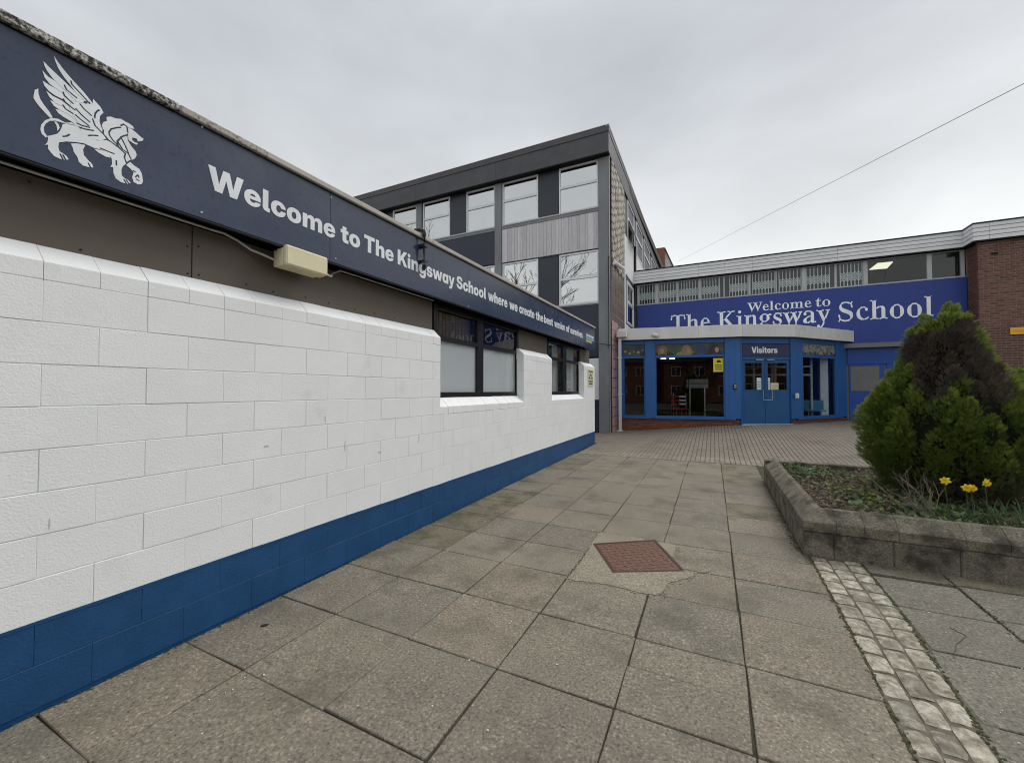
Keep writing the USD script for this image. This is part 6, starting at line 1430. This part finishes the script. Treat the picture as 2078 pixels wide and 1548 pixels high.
P_, A_, L__, T_ = [], [], [], []
for a, z, r, h, w in PL:
    c = np.array([BC_[0] + math.cos(a) * r, BC_[1] + math.sin(a) * r])
    out = np.array([math.cos(a), math.sin(a)])
    n = int(330 * (h / .3) * (w / .12))
    t = nrg.uniform(0, 1, n) ** .8
    rad = w * np.sin(np.pi * np.clip(t * .82 + .18, 0, 1)) ** .8 * np.sqrt(nrg.uniform(.25, 1, n))
    aa = nrg.uniform(0, 2 * np.pi, n)
    lean = .10 * t * (0.5 if z > 1.9 else 1)
    x = c[0] + np.cos(aa) * rad + out[0] * lean * h; y = c[1] + np.sin(aa) * rad + out[1] * lean * h
    zz_ = z - .12 + h * t
    P_.append(np.c_[x, y, zz_])
    A_.append(np.c_[np.cos(aa) * .55 + out[0] * .55, np.sin(aa) * .55 + out[1] * .55, 0.75 + .5 * t] + nrg.normal(0, .22, (n, 3)))
    T_.append(t); L__.append(nrg.uniform(.030, .058, n))
P_, A_, L__, T_ = np.vstack(P_), np.vstack(A_), np.concatenate(L__), np.concatenate(T_)
keep = P_[:, 2] > .36
P_, A_, L__, T_ = P_[keep], A_[keep], L__[keep], T_[keep]
u = (P_[:, :2] - BC_) @ rt; dpt = (P_[:, :2] - BC_) @ vw
wob = (meshkit.fbm(P_ * 7, 21) - .5) * .16
kind_ = np.full(len(P_), 1)
rad_frac = np.hypot(P_[:, 0] - BC_[0], P_[:, 1] - BC_[1]) / np.maximum(prof_r(np.clip(P_[:, 2], .3, 2.5)), .05)
for i in range(len(P_)):
    q = Point(u[i] + wob[i], P_[i, 2] + wob[i] * .7)
    if dead_in.contains(q) and dpt[i] < .22:
        kind_[i] = 0
    elif LOW.contains(q) and nrg.uniform() < .55:
        kind_[i] = 0
    elif P_[i, 2] < .62 and nrg.uniform() < .35:
        kind_[i] = 0
    elif nrg.uniform() < .05:
        kind_[i] = 0
    elif T_[i] > .5 and nrg.uniform() < .75 * T_[i]:
        kind_[i] = 2  # lighter green towards the top of each plume
for kd, name, mt in ((1, "foliage", "conifer_green"), (2, "fresh_foliage", "conifer_tip"), (0, "dead_foliage", "conifer_dead")):
    s = kind_ == kd
    obj(name, fronds(P_[s], A_[s], L__[s] * (1.0 if kd else .85), nrg, .40 if kd else .30, 5), mt, con, label="dry brown dead foliage" if kd == 0 else None)

# ------------------------------------------------------------------ bare shrub and daffodils in front of it
sh = thing("bare_shrub", "leafless twiggy shrub in front of the conifer beside the daffodils", "shrub", (1.86, 4.95, .36))
tw = []


def branch(p, d, ln, r, depth, rnd):
    pts = [p]
    for k in range(3):
        d = d + np.array([rnd.gauss(0, .12), rnd.gauss(0, .12), rnd.gauss(0, .08)]); d /= np.linalg.norm(d)
        pts.append(pts[-1] + d * ln / 3)
    tw.append(tube(pts, np.linspace(r, r * .55, 4), 4, False))
    if depth:
        for k in range(rnd.choice([1, 2, 2])):
            q = pts[rnd.choice([2, 3])]
            nd = d + np.array([rnd.gauss(0, .45), rnd.gauss(0, .35), rnd.gauss(.1, .25)]); nd /= np.linalg.norm(nd)
            branch(q, nd, ln * rnd.uniform(.45, .75), r * .6, depth - 1, rnd)


r2 = random.Random(19)
roots = [at(1905, 1048, Y=4.92), at(1888, 1052, Y=4.9), at(1868, 1046, Y=4.95)]
for rootp in roots:
    rootp = np.array([rootp[0], rootp[1], .34])
    for k in range(5):
        d = np.array([-rt[0] * r2.uniform(-.15, .95), -rt[1] * r2.uniform(-.15, .95), r2.uniform(.8, 1.2)])
        d = np.array([d[0], d[1] + r2.gauss(0, .15), d[2]]); d /= np.linalg.norm(d)
        branch(rootp + np.array([r2.gauss(0, .02), r2.gauss(0, .02), 0]), d, r2.uniform(.17, .29), .0052, 2, r2)
obj("twigs", tw, "twig_pale", sh)


def daffodil(px, py, label, face, nleaf):
    c = at(px, py, Y=4.86)
    x0, y0 = c[0] + rng.uniform(-.01, .03), 4.87
    z0 = float(soil_z(np.array([x0]), np.array([y0]))[0])
    t = thing("daffodil", label, "flower", (x0, y0, z0))
    obj("stem", tube([(x0, y0, z0 - .02), ((x0 + c[0]) / 2 + .004, y0, (z0 + c[2]) / 2), (c[0], c[1] + .012, c[2] - .012), (c[0], c[1] + .004, c[2])], .0035, 6), "daffodil_leaf", t, smooth=40)
    f = np.array(face, float); f /= np.linalg.norm(f)
    a = np.cross(f, [0, 0, 1.0]); a /= np.linalg.norm(a); b = np.cross(a, f)
    for k in range(6):
        w = k * math.pi / 3 + .2
        e = math.cos(w) * a + math.sin(w) * b; s = -math.sin(w) * a + math.cos(w) * b
        L_ = .036 * rng.uniform(.9, 1.1)
        P = [c, c + e * L_ * .35 + s * L_ * .30, c + e * L_ * .75 + s * L_ * .28 + f * .002, c + e * L_ * 1.05 + f * rng.uniform(-.006, .006), c + e * L_ * .75 - s * L_ * .28 + f * .002, c + e * L_ * .35 - s * L_ * .30, c + e * L_ * .6 + f * .005]
        obj("petal", (np.array(P), np.array([[0, 1, 6], [1, 2, 6], [2, 3, 6], [3, 4, 6], [4, 5, 6], [5, 0, 6]])), "daffodil_petal", t, smooth=True)
    rings = []
    for h, r in ((.0, .008), (.012, .011), (.022, .014), (.027, .019)):
        for k in range(12):
            w = k * math.pi / 6
            rings.append(c + f * h + (math.cos(w) * a + math.sin(w) * b) * r * (1 + (.1 if (k % 2 and h > .02) else 0)))
    fc = []
    for i in range(3):
        for k in range(12):
            q = (k + 1) % 12
            fc += [[i * 12 + k, i * 12 + q, i * 12 + 12 + q], [i * 12 + k, i * 12 + 12 + q, i * 12 + 12 + k]]
    obj("trumpet", (np.array(rings), np.array(fc)), "daffodil_cup", t, smooth=True)
    for k in range(nleaf):
        aa = rng.uniform(0, 6.28); h = rng.uniform(.10, .19); ln = rng.uniform(.3, .9); w = .0065
        dx, dy = math.cos(aa), math.sin(aa) * .5
        bx0, by0 = x0 + rng.uniform(-.03, .04), y0 + rng.uniform(-.03, .03)
        pts = [np.array((bx0 + dx * h * ln * q * q * .7, by0 + dy * h * ln * q * q * .7, z0 - .02 + h * (q - .28 * q ** 3 * ln))) for q in np.linspace(0, 1, 6)]
        s = np.array((-dy, dx, 0)); s = s / (np.linalg.norm(s) + 1e-9) * w
        V = []
        for i, p in enumerate(pts):
            ww = 1 - (i / 5) ** 4
            V += [p - s * ww, p + s * ww]
        Fc = [[2 * i, 2 * i + 1, 2 * i + 3] for i in range(5)] + [[2 * i, 2 * i + 3, 2 * i + 2] for i in range(5)]
        obj("leaf", (np.array(V), np.array(Fc)), "daffodil_leaf", t, smooth=True)


daffodil(1918, 975, "yellow daffodil nearest the bare shrub twigs, facing the path", (-.5, -.8, .25), 2)
daffodil(1962, 990, "lowest yellow daffodil in the middle of the group", (-.35, -.85, .15), 6)
daffodil(1972, 990, "yellow daffodil half behind the lowest one, turned right", (.25, -.9, .1), 5)
daffodil(2000, 979, "yellow daffodil on the right of the group, drooping to the right", (.3, -.6, -.15), 4)
lv = []
for k in range(46):
    x0, y0 = rng.uniform(2.12, 2.75), rng.uniform(4.9, 5.5)
    z0 = float(soil_z(np.array([x0]), np.array([y0]))[0]); aa = rng.uniform(0, 6.28); h = rng.uniform(.14, .26); ln = rng.uniform(.2, .7); w = .007
    dx, dy = math.cos(aa), math.sin(aa)
    pts = [np.array((x0 + dx * h * ln * q * q * .7, y0 + dy * h * ln * q * q * .7, z0 - .02 + h * (q - .25 * q ** 3 * ln))) for q in np.linspace(0, 1, 6)]
    s = np.array((-dy, dx, 0)) * w; V = []
    for i, p in enumerate(pts):
        ww = 1 - (i / 5) ** 4; V += [p - s * ww, p + s * ww]
    lv.append((np.array(V), np.array([[2 * i, 2 * i + 1, 2 * i + 3] for i in range(5)] + [[2 * i, 2 * i + 3, 2 * i + 2] for i in range(5)])))
obj("bulb_leaves", lv, "daffodil_leaf", label="upright bulb leaves at the right end of the planter", cat="leaves", kind="stuff")

# ------------------------------------------------------------------ far things, overhead wire
p, q = at(1375, 531, Y=60), at(2078, 170, Y=14)
wr = thing("overhead_wire", "thin overhead wire slanting across the grey sky", "wire", tuple(q))
pts = [p + (q - p) * t - np.array([0, 0, .0]) for t in np.linspace(0, 1.35, 14)]
obj("wire", tube(pts, .009, 5), "black_plastic", wr)
fg = thing("brick_stair_tower", "brown brick tower with white gable far behind the hall roof", "building", (-4.9, 45, 0))
a, b, c = at(1330, 504.5, Y=45), at(1348.5, 502, Y=45), at(1361, 540, Y=45)
obj("brick_wall", bx(a[0] - .5, b[0], 45, 49, 0, a[2]), "far_brick", fg)
obj("gable_wall", [(np.array([(b[0], 45.2, 0), (b[0], 45.2, b[2] - .1), (c[0] + 1, 45.2, c[2] - 2), (c[0] + 1, 45.2, 0), (b[0], 48, 0), (b[0], 48, b[2] - .1), (c[0] + 1, 48, c[2] - 2), (c[0] + 1, 48, 0)]), np.array([[0, 2, 1], [0, 3, 2], [4, 5, 6], [4, 6, 7], [1, 2, 6], [1, 6, 5], [3, 7, 6], [3, 6, 2]]))], "far_white", fg)
obj("roof_trim", tube([(b[0], 45.1, b[2] - .05), (c[0] + 1, 45.1, c[2] - 1.95)], .07, 5), "far_roof", fg)

# bare trees and houses across the road behind the camera: seen only in the window reflections


def bare_tree(x, y, h, seed, label):
    r3 = random.Random(seed)
    t = thing("bare_tree", label, "tree", (x, y, 0))
    tr, br = [], []

    def grow(p, d, ln, r, depth):
        pts = [p]
        for k in range(3):
            d = d + np.array([r3.gauss(0, .10), r3.gauss(0, .10), r3.gauss(.03, .05)]); d /= np.linalg.norm(d)
            pts.append(pts[-1] + d * ln / 3)
        (tr if depth > 4 else br).append(tube(pts, np.maximum(np.linspace(r, r * .62, 4), .014), 5 if depth > 3 else 3, False))
        if depth:
            for k in range(3 if depth > 1 else 4):
                nd = d + np.array([r3.gauss(0, .5), r3.gauss(0, .5), r3.gauss(.05, .3)]); nd /= np.linalg.norm(nd)
                grow(pts[r3.choice([1, 2, 3, 3])], nd, ln * r3.uniform(.58, .82), r * .58, depth - 1)

    grow(np.array([x, y, -.2]), np.array([0, 0, 1.0]), h * .27, h * .02, 6)
    obj("trunk", tr, "bark", t)
    obj("crown", br, "bark", t)


bare_tree(-10.0, -6, 15.5, 5, "bare leafless tree mirrored in the lower windows next to the corner pillar")
bare_tree(-15.2, -6.5, 17.0, 6, "bare leafless tree mirrored in the second lower window from the corner")
bare_tree(-21, -7, 21.0, 7, "tallest bare leafless tree mirrored low in the upper windows")
bare_tree(9.0, -14, 9.0, 8, "bare leafless tree mirrored in the entrance glass")
def house(x0, x1, y0, y1, side, lab):
    h = thing("brick_house", lab, "house", ((x0 + x1) / 2, (y0 + y1) / 2, 0))
    obj("wall", bx(x0, x1, y0, y1, 0, 5.2), "far_brick", h)
    xm, ym = (x0 + x1) / 2, (y0 + y1) / 2
    e = .3
    c = [(x0 - e, y0 - e, 5.1), (x1 + e, y0 - e, 5.1), (x1 + e, y1 + e, 5.1), (x0 - e, y1 + e, 5.1)]
    c += [(x0 - e, ym, 8), (x1 + e, ym, 8)] if side == "y" else [(xm, y0 - e, 8), (xm, y1 + e, 8)]
    f = [[0, 2, 1], [0, 3, 2], [3, 4, 5], [3, 5, 2], [0, 1, 5], [0, 5, 4], [0, 4, 3], [1, 2, 5]] if side == "y" else [[0, 2, 1], [0, 3, 2], [0, 4, 5], [0, 5, 3], [1, 2, 5], [1, 5, 4], [0, 1, 4], [3, 5, 2]]
    obj("roof", (np.array(c), np.array(f)), "far_roof", h)
    F = Fac((x0, y1), (-1, 0)) if side == "y" else Fac((x0, y0), (0, -1))
    F = Fac((x1, y1), (-1, 0)) if side == "y" else Fac((x0, y1), (0, -1))
    ln = (x1 - x0) if side == "y" else (y1 - y0)
    n = int(ln / 2.4)
    for i in range(n):
        s = ln * (i + .5) / n
        for z in (.9, 3.3):
            w = obj("window", F.b(s - .6, s + .6, -.04, .03, z, z + 1.2), "upvc_white", h)
            for q in (-.53, .03):
                obj("pane", F.b(s + q, s + q + .5, .031, .036, z + .07, z + 1.13, 0), "dark_panel", w)


house(-4, 8, -34, -26, "y", "red brick house across the road mirrored in the left part of the large entrance window")
house(9.5, 21, -33, -25, "y", "red brick house across the road mirrored in the right part of the large entrance window")
house(24, 32, -12, 9, "x", "long red brick house on the right mirrored in the entrance doors")
